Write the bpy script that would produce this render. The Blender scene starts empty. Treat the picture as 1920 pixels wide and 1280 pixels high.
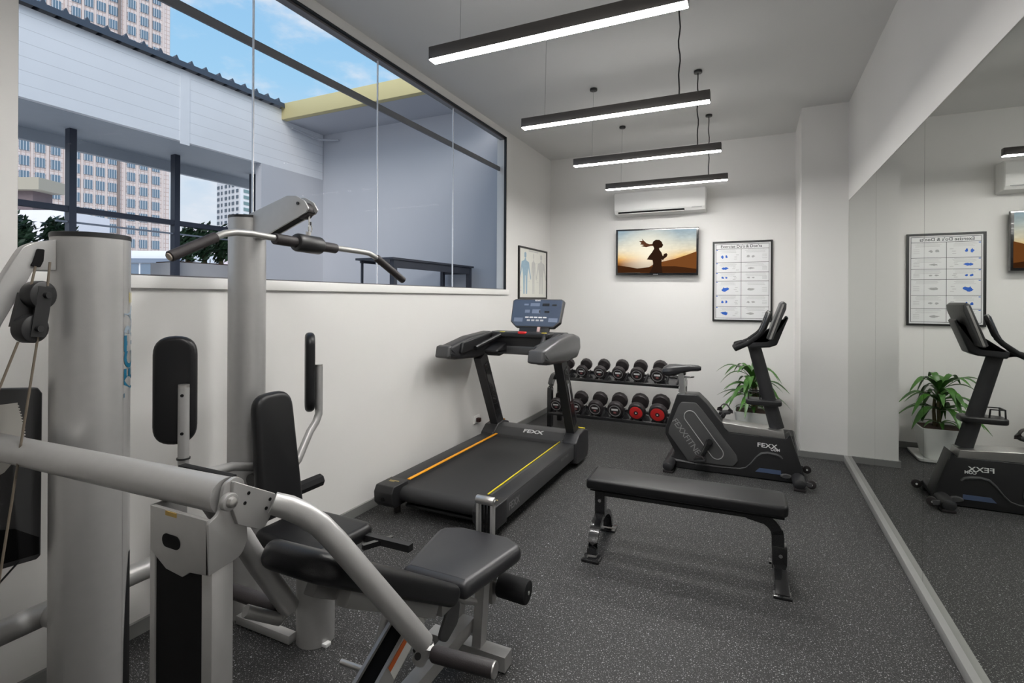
import bpy, bmesh, math, random
from mathutils import Vector, Matrix
random.seed(7)
PI = math.pi
sc = bpy.context.scene
COL = sc.collection

# ------------------------------------------------------------------ camera model (1920 x 1280)
FPX, CX, CY, YAW, ROLL, HC = 970.3, 960.0, 558.56, math.radians(25.122), math.radians(-0.2885), 1.5
def ray(u, v):
    a, b = u - CX, v - CY
    x = a*math.cos(ROLL) + b*math.sin(ROLL); y = -a*math.sin(ROLL) + b*math.cos(ROLL)
    x /= FPX
    return Vector((x*math.cos(YAW) - math.sin(YAW), x*math.sin(YAW) + math.cos(YAW), -y/FPX))
def at(u, v, X=None, Y=None, Z=None, D=None):
    r = ray(u, v)
    t = D if D is not None else X/r.x if X is not None else Y/r.y if Y is not None else (Z - HC)/r.z
    return Vector((0, 0, HC)) + r*t

# ------------------------------------------------------------------ materials
MATS = {}
def new_mat(name):
    m = bpy.data.materials.new(name); m.use_nodes = True
    nt = m.node_tree
    for n in list(nt.nodes): nt.nodes.remove(n)
    return m, nt
def lk(nt, a, b): nt.links.new(a, b)
def mat(name, col, rough=.5, metal=0, var=.08, scale=12, bump=0, bscale=200, spec=.5, coat=0):
    if name in MATS: return MATS[name]
    m, nt = new_mat(name); N = nt.nodes
    out = N.new('ShaderNodeOutputMaterial'); p = N.new('ShaderNodeBsdfPrincipled')
    tc = N.new('ShaderNodeTexCoord'); no = N.new('ShaderNodeTexNoise'); no.inputs['Scale'].default_value = scale
    no.inputs['Detail'].default_value = 3
    rp = N.new('ShaderNodeMapRange'); rp.inputs['To Min'].default_value = 1-var; rp.inputs['To Max'].default_value = 1+var
    mx = N.new('ShaderNodeVectorMath'); mx.operation = 'SCALE'; mx.inputs[0].default_value = col
    lk(nt, tc.outputs['Object'], no.inputs['Vector']); lk(nt, no.outputs['Fac'], rp.inputs['Value'])
    lk(nt, rp.outputs['Result'], mx.inputs['Scale']); lk(nt, mx.outputs['Vector'], p.inputs['Base Color'])
    p.inputs['Roughness'].default_value = rough; p.inputs['Metallic'].default_value = metal
    p.inputs['Specular IOR Level'].default_value = spec; p.inputs['Coat Weight'].default_value = coat
    if bump:
        n2 = N.new('ShaderNodeTexNoise'); n2.inputs['Scale'].default_value = bscale; n2.inputs['Detail'].default_value = 2
        b = N.new('ShaderNodeBump'); b.inputs['Strength'].default_value = bump; b.inputs['Distance'].default_value = .002
        lk(nt, tc.outputs['Object'], n2.inputs['Vector']); lk(nt, n2.outputs['Fac'], b.inputs['Height']); lk(nt, b.outputs['Normal'], p.inputs['Normal'])
    lk(nt, p.outputs['BSDF'], out.inputs['Surface']); MATS[name] = m
    return m
def emis(name, col, s=1.0):
    if name in MATS: return MATS[name]
    m, nt = new_mat(name); out = nt.nodes.new('ShaderNodeOutputMaterial'); e = nt.nodes.new('ShaderNodeEmission')
    e.inputs['Color'].default_value = (*col, 1); e.inputs['Strength'].default_value = s
    lk(nt, e.outputs[0], out.inputs['Surface']); MATS[name] = m
    return m
def S(r, g, b):
    f = lambda c: (c/255/12.92 if c <= 10 else ((c/255+.055)/1.055)**2.4)
    return (f(r), f(g), f(b))

wallM = mat('wall_paint', (.74, .728, .71), .55, var=.012, scale=3, bump=.05, bscale=90, spec=.3)
ceilM = mat('ceiling_paint', (.68, .675, .665), .7, var=.012, scale=3, spec=.2)
trimM = mat('white_trim_paint', (.82, .81, .79), .4, var=.015)
skirtM = mat('grey_skirting', (.20, .20, .195), .5, var=.06)
silverM = mat('silver_powder_coat', (.42, .416, .41), .36, .5, var=.05, scale=30, bump=.05, bscale=700)
dsilverM = mat('grey_powder_coat', (.28, .277, .27), .4, .45, var=.05, scale=30)
chromeM = mat('chrome', (.72, .72, .72), .18, 1, var=.03)
steelM = mat('brushed_steel', (.50, .49, .475), .32, .9, var=.06, scale=40)
vinylM = mat('black_vinyl', (.008, .008, .009), .38, 0, var=.12, bump=.12, bscale=420, spec=.36)
gvinylM = mat('worn_dark_vinyl', (.020, .020, .023), .40, 0, var=.12, bump=.1, bscale=420, spec=.6)
blackM = mat('black_plastic', (.012, .012, .013), .42, 0, var=.15)
matteM = mat('black_matte', (.006, .006, .0065), .8, 0, var=.15, spec=.2)
bmetalM = mat('black_gloss_metal', (.012, .012, .013), .22, .0, var=.1, coat=.5)
rubM = mat('black_rubber', (.019, .015, .016), .55, 0, var=.15, bump=.2, bscale=300)
foamM = mat('black_foam', (.010, .010, .011), .75, 0, var=.2, bump=.3, bscale=500, spec=.25)
graphM = mat('graphite_plastic', (.060, .060, .062), .45, .1, var=.06)
dgraphM = mat('dark_graphite_plastic', (.024, .024, .026), .42, .1, var=.08)
tgreyM = mat('treadmill_arm_grey', (.085, .085, .088), .34, .5, var=.06)
beltM = mat('treadmill_belt', (.030, .030, .031), .6, 0, var=.08, scale=50, bump=.25, bscale=600, spec=.35)
orangeM = mat('orange_strip', S(236, 160, 22), .45, var=.08)
yellowM = mat('yellow_strip', S(222, 205, 40), .45, var=.06)
redM = mat('red_plastic', S(205, 42, 42), .45, var=.06)
whiteM = mat('white_print', (.72, .72, .72), .5, var=.03)
paleM = mat('pale_print', (.35, .35, .36), .5, var=.05)
cableM = mat('tan_cable', S(104, 94, 82), .5, var=.1)
wireM = mat('steel_wire', (.30, .30, .30), .4, .7)
acM = mat('ac_white_plastic', (.78, .775, .76), .4, var=.01)
potM = mat('white_pot_glaze', (.62, .63, .61), .35, var=.03)
soilM = mat('potting_soil', (.055, .032, .022), .9, var=.5, scale=90, bump=.8, bscale=160)
stemM = mat('plant_cane', (.12, .10, .05), .7, var=.3, scale=60)
frameM = mat('black_picture_frame', (.008, .008, .008), .35, var=.1)
paperM = mat('poster_paper', (.74, .745, .75), .35, var=.02)
creamM = mat('chart_paper', (.74, .74, .68), .35, var=.03)
inkM = mat('print_ink', (.05, .05, .055), .5)
ginkM = mat('pale_grey_ink', (.40, .40, .40), .5, var=.2, scale=80)
blueM = mat('blue_ink', S(28, 92, 190), .5, var=.12, scale=60)
pblueM = mat('pale_blue_ink', S(150, 178, 196), .5, var=.12, scale=40)
alumM = mat('window_aluminium', S(120, 118, 120), .4, .5, var=.04)
gasketM = mat('black_gasket', (.01, .012, .014), .5)
barM = mat('dark_transom_paint', S(128, 126, 128), .45, .3, var=.05)
jointM = mat('glass_joint_silicone', (.86, .87, .90), .3, var=.03)
tealM = mat('teal_lettering', S(14, 92, 122), .4, var=.05)
lteal = mat('glare_pale_lettering', S(136, 150, 162), .4, var=.05)  # glare on the last tower letters, painted in as a paler blue
lblM = mat('warning_label', (.62, .62, .60), .5, var=.05)
olblM = mat('orange_label', S(190, 88, 30), .5, var=.08)
yelLblM = mat('yellow_label', S(176, 146, 70), .5, var=.08)
lcdM = mat('console_face', S(72, 82, 100), .25, 0, var=.08, scale=8, coat=.4)
lcd2M = mat('console_window', S(116, 126, 146), .2, 0, var=.06, coat=.4)
lbluM = mat('slate_blue_badge', S(70, 84, 112), .35, var=.06)

def floor_mat():
    m, nt = new_mat('speckled_rubber_floor'); N = nt.nodes
    out = N.new('ShaderNodeOutputMaterial'); p = N.new('ShaderNodeBsdfPrincipled'); tc = N.new('ShaderNodeTexCoord')
    base = N.new('ShaderNodeTexNoise'); base.inputs['Scale'].default_value = 40; base.inputs['Detail'].default_value = 4
    br = N.new('ShaderNodeValToRGB'); br.color_ramp.elements[0].color = (.015, .015, .0155, 1); br.color_ramp.elements[1].color = (.030, .030, .0305, 1)
    lk(nt, tc.outputs['Object'], base.inputs['Vector']); lk(nt, base.outputs['Fac'], br.inputs['Fac'])
    prev = br.outputs['Color']
    for sc_, lo, hi, col in ((150, .63, .68, (.37, .37, .366)), (290, .63, .70, (.30, .30, .30)), (70, .70, .73, (.34, .35, .36))):
        n = N.new('ShaderNodeTexNoise'); n.inputs['Scale'].default_value = sc_; n.inputs['Detail'].default_value = 1.5
        mp = N.new('ShaderNodeMapping'); mp.inputs['Location'].default_value = (sc_*.37, sc_*.11, 0)
        lk(nt, tc.outputs['Object'], mp.inputs['Vector']); lk(nt, mp.outputs['Vector'], n.inputs['Vector'])
        r = N.new('ShaderNodeMapRange'); r.inputs['From Min'].default_value = lo; r.inputs['From Max'].default_value = hi
        lk(nt, n.outputs['Fac'], r.inputs['Value'])
        mx = N.new('ShaderNodeMix'); mx.data_type = 'RGBA'; mx.inputs['B'].default_value = (*col, 1)
        lk(nt, r.outputs['Result'], mx.inputs['Factor']); lk(nt, prev, mx.inputs['A']); prev = mx.outputs['Result']
    lk(nt, prev, p.inputs['Base Color']); p.inputs['Roughness'].default_value = .58; p.inputs['Specular IOR Level'].default_value = .35
    b = N.new('ShaderNodeBump'); b.inputs['Strength'].default_value = .25; b.inputs['Distance'].default_value = .002
    n3 = N.new('ShaderNodeTexNoise'); n3.inputs['Scale'].default_value = 300; lk(nt, tc.outputs['Object'], n3.inputs['Vector'])
    lk(nt, n3.outputs['Fac'], b.inputs['Height']); lk(nt, b.outputs['Normal'], p.inputs['Normal'])
    lk(nt, p.outputs['BSDF'], out.inputs['Surface']); return m
floorM = floor_mat()

def glass_mat(name, tint, refl):
    m, nt = new_mat(name); N = nt.nodes
    out = N.new('ShaderNodeOutputMaterial'); t = N.new('ShaderNodeBsdfTransparent'); t.inputs['Color'].default_value = (*tint, 1)
    g = N.new('ShaderNodeBsdfGlossy'); g.inputs['Roughness'].default_value = .01
    mx = N.new('ShaderNodeMixShader'); lw = N.new('ShaderNodeLayerWeight')
    pw = N.new('ShaderNodeMath'); pw.operation = 'POWER'; pw.inputs[1].default_value = 5; lk(nt, lw.outputs['Facing'], pw.inputs[0])
    ma = N.new('ShaderNodeMath'); ma.operation = 'MULTIPLY_ADD'; ma.inputs[1].default_value = .03; ma.inputs[2].default_value = refl; lk(nt, pw.outputs[0], ma.inputs[0])
    lk(nt, ma.outputs[0], mx.inputs['Fac']); lk(nt, t.outputs[0], mx.inputs[1]); lk(nt, g.outputs[0], mx.inputs[2])
    lk(nt, mx.outputs[0], out.inputs['Surface']); return m
glassM = glass_mat('window_glass', (.95, .965, .98), .0002)

def mirror_mat():
    m, nt = new_mat('mirror_silver'); N = nt.nodes
    out = N.new('ShaderNodeOutputMaterial'); p = N.new('ShaderNodeBsdfPrincipled'); tc = N.new('ShaderNodeTexCoord')
    n = N.new('ShaderNodeTexNoise'); n.inputs['Scale'].default_value = 2
    r = N.new('ShaderNodeValToRGB'); r.color_ramp.elements[0].color = (.62, .635, .605, 1); r.color_ramp.elements[1].color = (.64, .655, .625, 1)
    lk(nt, tc.outputs['Object'], n.inputs['Vector']); lk(nt, n.outputs['Fac'], r.inputs['Fac']); lk(nt, r.outputs['Color'], p.inputs['Base Color'])
    p.inputs['Metallic'].default_value = 1; p.inputs['Roughness'].default_value = 0.0
    lk(nt, p.outputs['BSDF'], out.inputs['Surface']); return m
mirrorM = mirror_mat()

def band_mat(name, col, axis, period, width, dark, rough=.5, metal=0.0, offset=0):
    """flat colour with thin regular grooves across one object axis"""
    m, nt = new_mat(name); N = nt.nodes
    out = N.new('ShaderNodeOutputMaterial'); p = N.new('ShaderNodeBsdfPrincipled'); tc = N.new('ShaderNodeTexCoord')
    sx = N.new('ShaderNodeSeparateXYZ'); lk(nt, tc.outputs['Object'], sx.inputs[0])
    d = N.new('ShaderNodeMath'); d.operation = 'DIVIDE'; d.inputs[1].default_value = period; lk(nt, sx.outputs[axis], d.inputs[0])
    a = N.new('ShaderNodeMath'); a.operation = 'ADD'; a.inputs[1].default_value = offset+100; lk(nt, d.outputs[0], a.inputs[0])
    f = N.new('ShaderNodeMath'); f.operation = 'FRACT'; lk(nt, a.outputs[0], f.inputs[0])
    l = N.new('ShaderNodeMath'); l.operation = 'LESS_THAN'; l.inputs[1].default_value = width; lk(nt, f.outputs[0], l.inputs[0])
    n = N.new('ShaderNodeTexNoise'); n.inputs['Scale'].default_value = 3; lk(nt, tc.outputs['Object'], n.inputs['Vector'])
    r = N.new('ShaderNodeValToRGB'); r.color_ramp.elements[0].color = (*[c*.95 for c in col], 1); r.color_ramp.elements[1].color = (*[min(1, c*1.05) for c in col], 1)
    lk(nt, n.outputs['Fac'], r.inputs['Fac'])
    mx = N.new('ShaderNodeMix'); mx.data_type = 'RGBA'; mx.inputs['B'].default_value = (*dark, 1)
    lk(nt, l.outputs[0], mx.inputs['Factor']); lk(nt, r.outputs['Color'], mx.inputs['A']); lk(nt, mx.outputs['Result'], p.inputs['Base Color'])
    p.inputs['Roughness'].default_value = rough; p.inputs['Metallic'].default_value = metal
    lk(nt, p.outputs['BSDF'], out.inputs['Surface']); return m

def brick_mat(name, c1, c2, mortar, bw, bh):
    m, nt = new_mat(name); N = nt.nodes
    out = N.new('ShaderNodeOutputMaterial'); p = N.new('ShaderNodeBsdfPrincipled'); tc = N.new('ShaderNodeTexCoord')
    mp = N.new('ShaderNodeMapping'); mp.inputs['Rotation'].default_value = (PI/2, 0, 0)
    b = N.new('ShaderNodeTexBrick'); b.offset = 0; b.inputs['Color1'].default_value = (*c1, 1); b.inputs['Color2'].default_value = (*c2, 1); b.inputs['Mortar'].default_value = (*mortar, 1)
    b.inputs['Scale'].default_value = 1; b.inputs['Brick Width'].default_value = bw; b.inputs['Row Height'].default_value = bh; b.inputs['Mortar Size'].default_value = .07
    sx = N.new('ShaderNodeSeparateXYZ'); cb = N.new('ShaderNodeCombineXYZ'); lk(nt, tc.outputs['Object'], sx.inputs[0])
    lk(nt, sx.outputs[0], cb.inputs[0]); lk(nt, sx.outputs[2], cb.inputs[1]); lk(nt, cb.outputs[0], b.inputs['Vector'])
    lk(nt, b.outputs['Color'], p.inputs['Base Color']); p.inputs['Roughness'].default_value = .7
    lk(nt, p.outputs['BSDF'], out.inputs['Surface']); return m

def leaf_mat(name, c1, c2):
    m, nt = new_mat(name); N = nt.nodes
    out = N.new('ShaderNodeOutputMaterial'); p = N.new('ShaderNodeBsdfPrincipled'); tc = N.new('ShaderNodeTexCoord')
    n = N.new('ShaderNodeTexNoise'); n.inputs['Scale'].default_value = 9
    r = N.new('ShaderNodeValToRGB'); r.color_ramp.elements[0].color = (*c1, 1); r.color_ramp.elements[1].color = (*c2, 1)
    r.color_ramp.elements[0].position = .3; r.color_ramp.elements[1].position = .7
    lk(nt, tc.outputs['Object'], n.inputs['Vector']); lk(nt, n.outputs['Fac'], r.inputs['Fac']); lk(nt, r.outputs['Color'], p.inputs['Base Color'])
    p.inputs['Roughness'].default_value = .35; lk(nt, p.outputs['BSDF'], out.inputs['Surface']); return m
leafM = leaf_mat('plant_leaf', (.022, .075, .012), (.062, .18, .026))
bushM = leaf_mat('outdoor_leaf', (.016, .045, .022), (.075, .15, .075))

# ------------------------------------------------------------------ geometry helpers
def rp(pts, r, n=5):
    """polygon with filleted corners"""
    out = []; k = len(pts)
    for i in range(k):
        p0, p1, p2 = Vector(pts[i-1][:2]), Vector(pts[i][:2]), Vector(pts[(i+1) % k][:2])
        rr = r[i] if isinstance(r, (list, tuple)) else r
        a, b = p0-p1, p2-p1
        la, lb = a.length, b.length
        if rr <= 0 or la < 1e-6 or lb < 1e-6: out.append(p1); continue
        a /= la; b /= lb
        ang = a.angle(b)
        if ang > PI-.02: out.append(p1); continue
        d = min(rr/math.tan(ang/2), la*.49, lb*.49)
        A, Bp = p1+a*d, p1+b*d
        for j in range(n+1):
            t = j/n
            out.append(A*(1-t)**2 + p1*2*t*(1-t) + Bp*t*t)
    return out
def inset(poly, d):
    k = len(poly); ar = sum(poly[i-1].x*poly[i].y - poly[i].x*poly[i-1].y for i in range(k))
    s = 1 if ar > 0 else -1; out = []
    for i in range(k):
        e1 = (poly[i]-poly[i-1]); e2 = (poly[(i+1) % k]-poly[i])
        if e1.length < 1e-9: e1 = e2
        if e2.length < 1e-9: e2 = e1
        n1 = Vector((-e1.y, e1.x)).normalized()*s; n2 = Vector((-e2.y, e2.x)).normalized()*s
        n = n1+n2
        if n.length < 1e-6: n = n1
        n.normalize(); c = max(.45, n.dot(n1))
        out.append(poly[i]+n*(d/c))
    return out
XZ = lambda y: Matrix(((1, 0, 0, 0), (0, 0, 1, y), (0, 1, 0, 0), (0, 0, 0, 1)))   # slab (x, z) -> extrude +Y from y
YZ = lambda x: Matrix(((0, 0, 1, x), (1, 0, 0, 0), (0, 1, 0, 0), (0, 0, 0, 1)))   # slab (y, z) -> extrude +X from x
XY = lambda z: Matrix.Translation((0, 0, z))
ORG = {}
class MB:
    def __init__(s): s.bm = bmesh.new()
    def box(s, c, size, bev=0, rot=None, seg=2):
        t = bmesh.new(); bmesh.ops.create_cube(t, size=1)
        bmesh.ops.scale(t, vec=size, verts=t.verts)
        if bev: bmesh.ops.bevel(t, geom=list(t.edges), offset=min(bev, min(size)*.45), segments=seg, affect='EDGES', profile=.5)
        M = Matrix.Translation(c)
        if rot is not None: M = M @ (rot if isinstance(rot, Matrix) else Matrix.Rotation(rot[0], 4, rot[1]))
        s.add(t, M); return s
    def span(s, a, b, bev=0):
        a, b = Vector(a), Vector(b)
        return s.box((a+b)/2, [abs(x) for x in (b-a)], bev)
    def add(s, t, M=Matrix()):
        mp = {v: s.bm.verts.new(M @ v.co) for v in t.verts}
        for f in t.faces:
            try: s.bm.faces.new([mp[v] for v in f.verts])
            except ValueError: pass
        t.free()
    def loft(s, rings, close=True, cap=True):
        R = [[s.bm.verts.new(p) for p in r] for r in rings]; n = len(R[0])
        for a, b in zip(R, R[1:]):
            for i in range(n if close else n-1):
                j = (i+1) % n
                s.bm.faces.new((a[i], a[j], b[j], b[i]))
        if cap:
            s.bm.faces.new(R[0][::-1]); s.bm.faces.new(R[-1])
        return s
    def slab(s, poly, t, r=0, M=Matrix(), steps=4, both=True):
        poly = [Vector(p[:2]) for p in poly]; prof = []
        r = min(r, t/2 if both else t)
        if r > 0:
            if both: prof += [(r*(1-math.sin(k/steps*PI/2)), r*(1-math.cos(k/steps*PI/2))) for k in range(steps)]
            else: prof.append((0, 0))
            if both: prof.append((0, r))
            prof += [(r*(1-math.cos(k/steps*PI/2)), t-r+r*math.sin(k/steps*PI/2)) for k in range(steps+1)]
        else: prof = [(0, 0), (0, t)]
        s.loft([[M @ Vector((p.x, p.y, z)) for p in inset(poly, d)] for d, z in prof]); return s
    def tube(s, pts, r, seg=14, cap=True, flat=None):
        pts = [Vector(p) for p in pts]; n = len(pts)
        T = [((pts[min(i+1, n-1)]-pts[max(i-1, 0)])).normalized() for i in range(n)]
        up = Vector((0, 0, 1)) if abs(T[0].z) < .9 else Vector((1, 0, 0))
        N = (up - T[0]*up.dot(T[0])).normalized(); rings = []
        for i in range(n):
            N = (N - T[i]*N.dot(T[i])).normalized(); Bn = T[i].cross(N)
            ri = r[i] if isinstance(r, (list, tuple)) else r
            fl = flat or (1, 1)
            rings.append([pts[i] + (N*math.cos(a)*fl[0] + Bn*math.sin(a)*fl[1])*ri for a in [2*PI*k/seg for k in range(seg)]])
        s.loft(rings, cap=cap); return s
    def cyl(s, a, b, r, r2=None, seg=24, bev=0):
        a, b = Vector(a), Vector(b); r2 = r if r2 is None else r2
        if bev:
            d = (b-a).normalized(); L = (b-a).length
            return s.tube([a, a+d*bev*.3, a+d*bev, b-d*bev, b-d*bev*.3, b], [r-bev, r-bev*.3, r, r2, r2-bev*.3, r2-bev], seg)
        return s.tube([a, b], [r, r2], seg)
    def rod(s, path, w, h):
        """rectangular bar along a path; w across (horizontal), h in the other direction"""
        pts = [Vector(p) for p in path]; n = len(pts); rings = []
        for i in range(n):
            t = (pts[min(i+1, n-1)]-pts[max(i-1, 0)]).normalized()
            ref = Vector((0, 0, 1)) if abs(t.z) < .95 else Vector((0, 1, 0))
            sd = t.cross(ref).normalized(); up = sd.cross(t)
            rings.append([pts[i]+sd*w/2*a+up*h/2*b for a, b in ((-1, -1), (1, -1), (1, 1), (-1, 1))])
        s.loft(rings); return s
    def poly(s, pts):
        s.bm.faces.new([s.bm.verts.new(p) for p in pts]); return s
    def build(s, name, m, parent=None, ang=35, **kw):
        bm = s.bm; bmesh.ops.recalc_face_normals(bm, faces=bm.faces)
        for f in bm.faces: f.smooth = True
        for e in bm.edges:
            if len(e.link_faces) == 2 and e.calc_face_angle(0) > math.radians(ang): e.smooth = False
        o0 = ORG.get(parent.name, Vector()) if parent else kw.get('org', Vector())
        if o0.length: bmesh.ops.translate(bm, vec=-Vector(o0), verts=bm.verts)
        me = bpy.data.meshes.new(name); bm.to_mesh(me); bm.free(); me.materials.append(m)
        o = bpy.data.objects.new(name, me); COL.objects.link(o)
        if parent: o.parent = parent; ORG[o.name] = o0
        elif o0.length: o.location = o0; ORG[o.name] = Vector(o0)
        return o
def tag(o, label, cat, group=None):
    o['label'] = label; o['category'] = cat
    if group: o['group'] = group
    return o
def thing(name, label, cat, org=(0, 0, 0), group=None, rz=0, local=False):
    o = bpy.data.objects.new(name, None); COL.objects.link(o); o.location = org; o.rotation_euler.z = rz
    o.empty_display_size = .1
    ORG[o.name] = Vector() if local else Vector(org)
    return tag(o, label, cat, group)
def struct(o): o['kind'] = 'structure'; return o
def mesh_of_text(body, size, spacing=1.0, bold=0.0, shear=0.0):
    c = bpy.data.curves.new('lettering', 'FONT'); c.body = body; c.size = size; c.space_character = spacing
    c.offset = bold; c.shear = shear; c.align_x = 'CENTER'; c.align_y = 'CENTER'; c.resolution_u = 3
    o = bpy.data.objects.new('lettering', c); COL.objects.link(o)
    dg = bpy.context.evaluated_depsgraph_get(); me = bpy.data.meshes.new_from_object(o.evaluated_get(dg))
    bpy.data.objects.remove(o); bpy.data.curves.remove(c)
    bm = bmesh.new(); bm.from_mesh(me); bpy.data.meshes.remove(me); return bm
def text(body, size, fn, m, parent, name='lettering', **k):
    """lettering laid on a surface: fn maps flat (x, y) to a point"""
    bm = mesh_of_text(body, size, **k); b = MB()
    mp = {v: b.bm.verts.new(fn(v.co.x, v.co.y)) for v in bm.verts}
    for f in bm.faces:
        try: b.bm.faces.new([mp[v] for v in f.verts])
        except ValueError: pass
    bm.free(); return b.build(name, m, parent)
def plane_fn(o, ex, ey):
    o, ex, ey = Vector(o), Vector(ex), Vector(ey)
    return lambda x, y: o + ex*x + ey*y
def dup(root, loc, label=None, group=None, scale=1):
    r = root.copy(); COL.objects.link(r); r.location = loc; r.scale = (scale,)*3
    if label: r['label'] = label
    if group: r['group'] = group
    for ch in list(root.children):
        c = ch.copy(); COL.objects.link(c); c.parent = r
        for g in list(ch.children):
            d = g.copy(); COL.objects.link(d); d.parent = c
    return r

# ------------------------------------------------------------------ ROOM
XL, XR, YB, YF, ZC = -2.475, .785, 6.47, -1.6, 3.336
YP, XP = 5.67, .40                     # pillar front face and its left face
WY0, WY1, WZ0, WZ1 = .958, 5.13, 1.592, 3.268
T = .12
struct(MB().span((XL-T, YF-T, -.1), (XR+T, YB+T, 0)).build('floor', floorM))
struct(MB().span((XL-T, YF-T, ZC), (XR+T, YB+T, ZC+.15)).build('ceiling', ceilM))
b = MB(); b.span((XL-T, YF, 0), (XL, YB, WZ0)); b.span((XL-T, YF, WZ1), (XL, YB, ZC)); b.span((XL-T, YF, WZ0), (XL, WY0, WZ1)); b.span((XL-T, WY1, WZ0), (XL, YB, WZ1))
struct(b.build('wall_left', wallM))
struct(MB().span((XL-T, YB, 0), (XR+T, YB+T, ZC)).build('wall_back', wallM))
struct(MB().span((XL-T, YF-T, 0), (XR+T, YF, ZC)).build('wall_front', wallM))
b = MB(); b.span((XR+.012, YF, 0), (XR+T, YB, ZC)); b.span((XR, YF, 2.421), (XR+.012, YP, ZC))
struct(b.build('wall_right', wallM))
struct(MB().span((XP, YP, 0), (XR+.012, YB, ZC)).build('wall_pillar', wallM))
SK, SH = .016, .062
struct(MB().span((XL, YF, 0), (XL+SK, YB, SH)).build('baseboard_left', skirtM))
struct(MB().span((XL+SK, YB-SK, 0), (XP-SK, YB, SH)).build('baseboard_back', skirtM))
b = MB(); b.span((XP-SK, YP-SK, 0), (XR-.03, YP, .056)); b.span((XP-SK, YP, 0), (XP, YB-SK, .056))
struct(b.build('baseboard_pillar', skirtM))
struct(MB().span((XR-.03, YF, 0), (XR+.012, YP, .054), .003).build('baseboard_right', mat('pale_grey_skirting', (.27, .27, .262), .42, .1, var=.04)))
# mirrors
for i, (y0, y1, lab) in enumerate([(4.475, YP, 'frameless wall mirror panel beside the white pillar'),
                                   (3.302, 4.475, 'middle frameless wall mirror panel, between two vertical seams'),
                                   (2.10, 3.302, 'frameless wall mirror panel at the right edge of the photo, nearest the camera')]):
    o = MB().span((XR+.002, y0+.0015, .054), (XR+.0119, y1-.0015, 2.421)).build('wall_mirror', mirrorM, org=Vector((XR+.01, (y0+y1)/2, .054)))
    tag(o, lab, 'mirror', 'mirror panels along the right wall')
# window
w = bpy.data.objects.new('window_1', None); COL.objects.link(w); struct(w)
b = MB(); fr = .035
for y0, y1, z0, z1 in ((WY0, WY1, WZ1-.022, WZ1-.006), (WY0, WY1, WZ0, WZ0+.008)): b.span((XL-.085, y0, z0), (XL-.03, y1, z1))
b.span((XL-.085, WY0, WZ0), (XL-.03, WY0+.012, WZ1)); b.build('window_frame', alumM, w)
b = MB(); b.span((XL-.028, WY0, WZ1-.008), (XL-.004, WY1, WZ1)); b.span((XL-.028, WY1-.014, WZ0), (XL-.004, WY1, WZ1)); b.build('window_gasket', gasketM, w)
MB().span((XL-.10, WY0, 2.905), (XL-.085, WY1, 2.952)).build('transom', barM, w)
ys = [WY0+.002, 1.99, 3.035, 4.09, WY1-.002]
for y0, y1 in zip(ys, ys[1:]):
    MB().span((XL-.058, y0+.003, WZ0), (XL-.048, y1-.003, WZ1-.01)).build('window_pane', glassM, w)
for y in ys[1:-1]:
    MB().span((XL-.0585, y-.003, WZ0), (XL-.0475, y+.003, WZ1-.01)).build('glass_joint', jointM, w)
struct(MB().span((XL-.1, WY0-.0, 1.536), (XL+.022, WY1+.03, WZ0), .003).build('trim_1', trimM))

# ------------------------------------------------------------------ PENDANT LIGHTS
ledM = emis('led_diffuser', (1.0, .98, .95), 122.0)
lampM = mat('lamp_black_anodised', (.095, .088, .085), .38, .4, var=.05)
plab = ['black linear pendant lamp nearest the camera, cut off by the top of the photo', 'second black linear pendant lamp from the camera, hanging below the nearest one',
        'third black linear pendant lamp from the camera', 'farthest and smallest-looking black linear pendant lamp, in front of the air conditioner',
        'black linear pendant lamp just overhead, out of frame above the near gym tower']
x0, x1, zt = -1.46, -.243, 2.735
for i, y in enumerate((2.13, 3.246, 4.374, 5.468, .72)):
    t = thing('pendant_lamp', plab[i], 'lamp', ((x0+x1)/2, y+.025, ZC), 'linear pendant lamps in a row')
    MB().span((x0, y, zt-.062), (x1, y+.055, zt), .003).build('lamp_housing', lampM, t)
    MB().span((x0+.004, y+.0015, zt-.066), (x1-.004, y+.0535, zt-.0615), .001).build('lamp_diffuser', ledM, t)
    for k, (xc, r) in enumerate(((x0+.175, .0012), (x1-.178, .0045))):
        MB().cyl((xc, y+.0275, ZC-.022), (xc, y+.0275, ZC), .032, bev=.004).build('ceiling_cup', blackM, t)
        if k == 0:
            MB().tube([(xc-.012, y+.0275, zt), (xc-.002, y+.0275, ZC-.1), (xc, y+.0275, ZC-.02)], r, 6).build('suspension_wire', wireM, t)
        else:
            n = 14
            MB().tube([(xc+.006*math.sin(j*1.3+i)*math.sin(j/n*PI), y+.0275, zt+(ZC-.02-zt)*j/n) for j in range(n+1)], r, 8).build('power_cord', blackM, t)

# ------------------------------------------------------------------ AIR CONDITIONER
t = thing('air_conditioner', 'white split air conditioner high on the back wall above the television', 'air conditioner', (-1.04, YB, 2.66))
prof = rp([(6.255, 2.56), (6.285, 2.525), (YB-.001, 2.515), (YB-.001, 2.80), (6.29, 2.80), (6.255, 2.77)], [.02, .01, 0, 0, .02, .03])
MB().slab(prof, 1.05, .012, YZ(-1.56)).build('casing', acM, t)
MB().span((-1.555, 6.251, 2.565), (-.515, 6.258, 2.775), .003).build('front_panel', acM, t)
f = MB().span((-1.51, 6.2515, 2.527), (-.74, 6.30, 2.549), .002).build('air_outlet', matteM, t)
MB().span((-1.51, 6.250, 2.522), (-.74, 6.275, 2.528), .001).build('louvre', acM, f)
MB().span((-.66, 6.2505, 2.552), (-.55, 6.2565, 2.560)).build('indicator', paleM, t)

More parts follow.
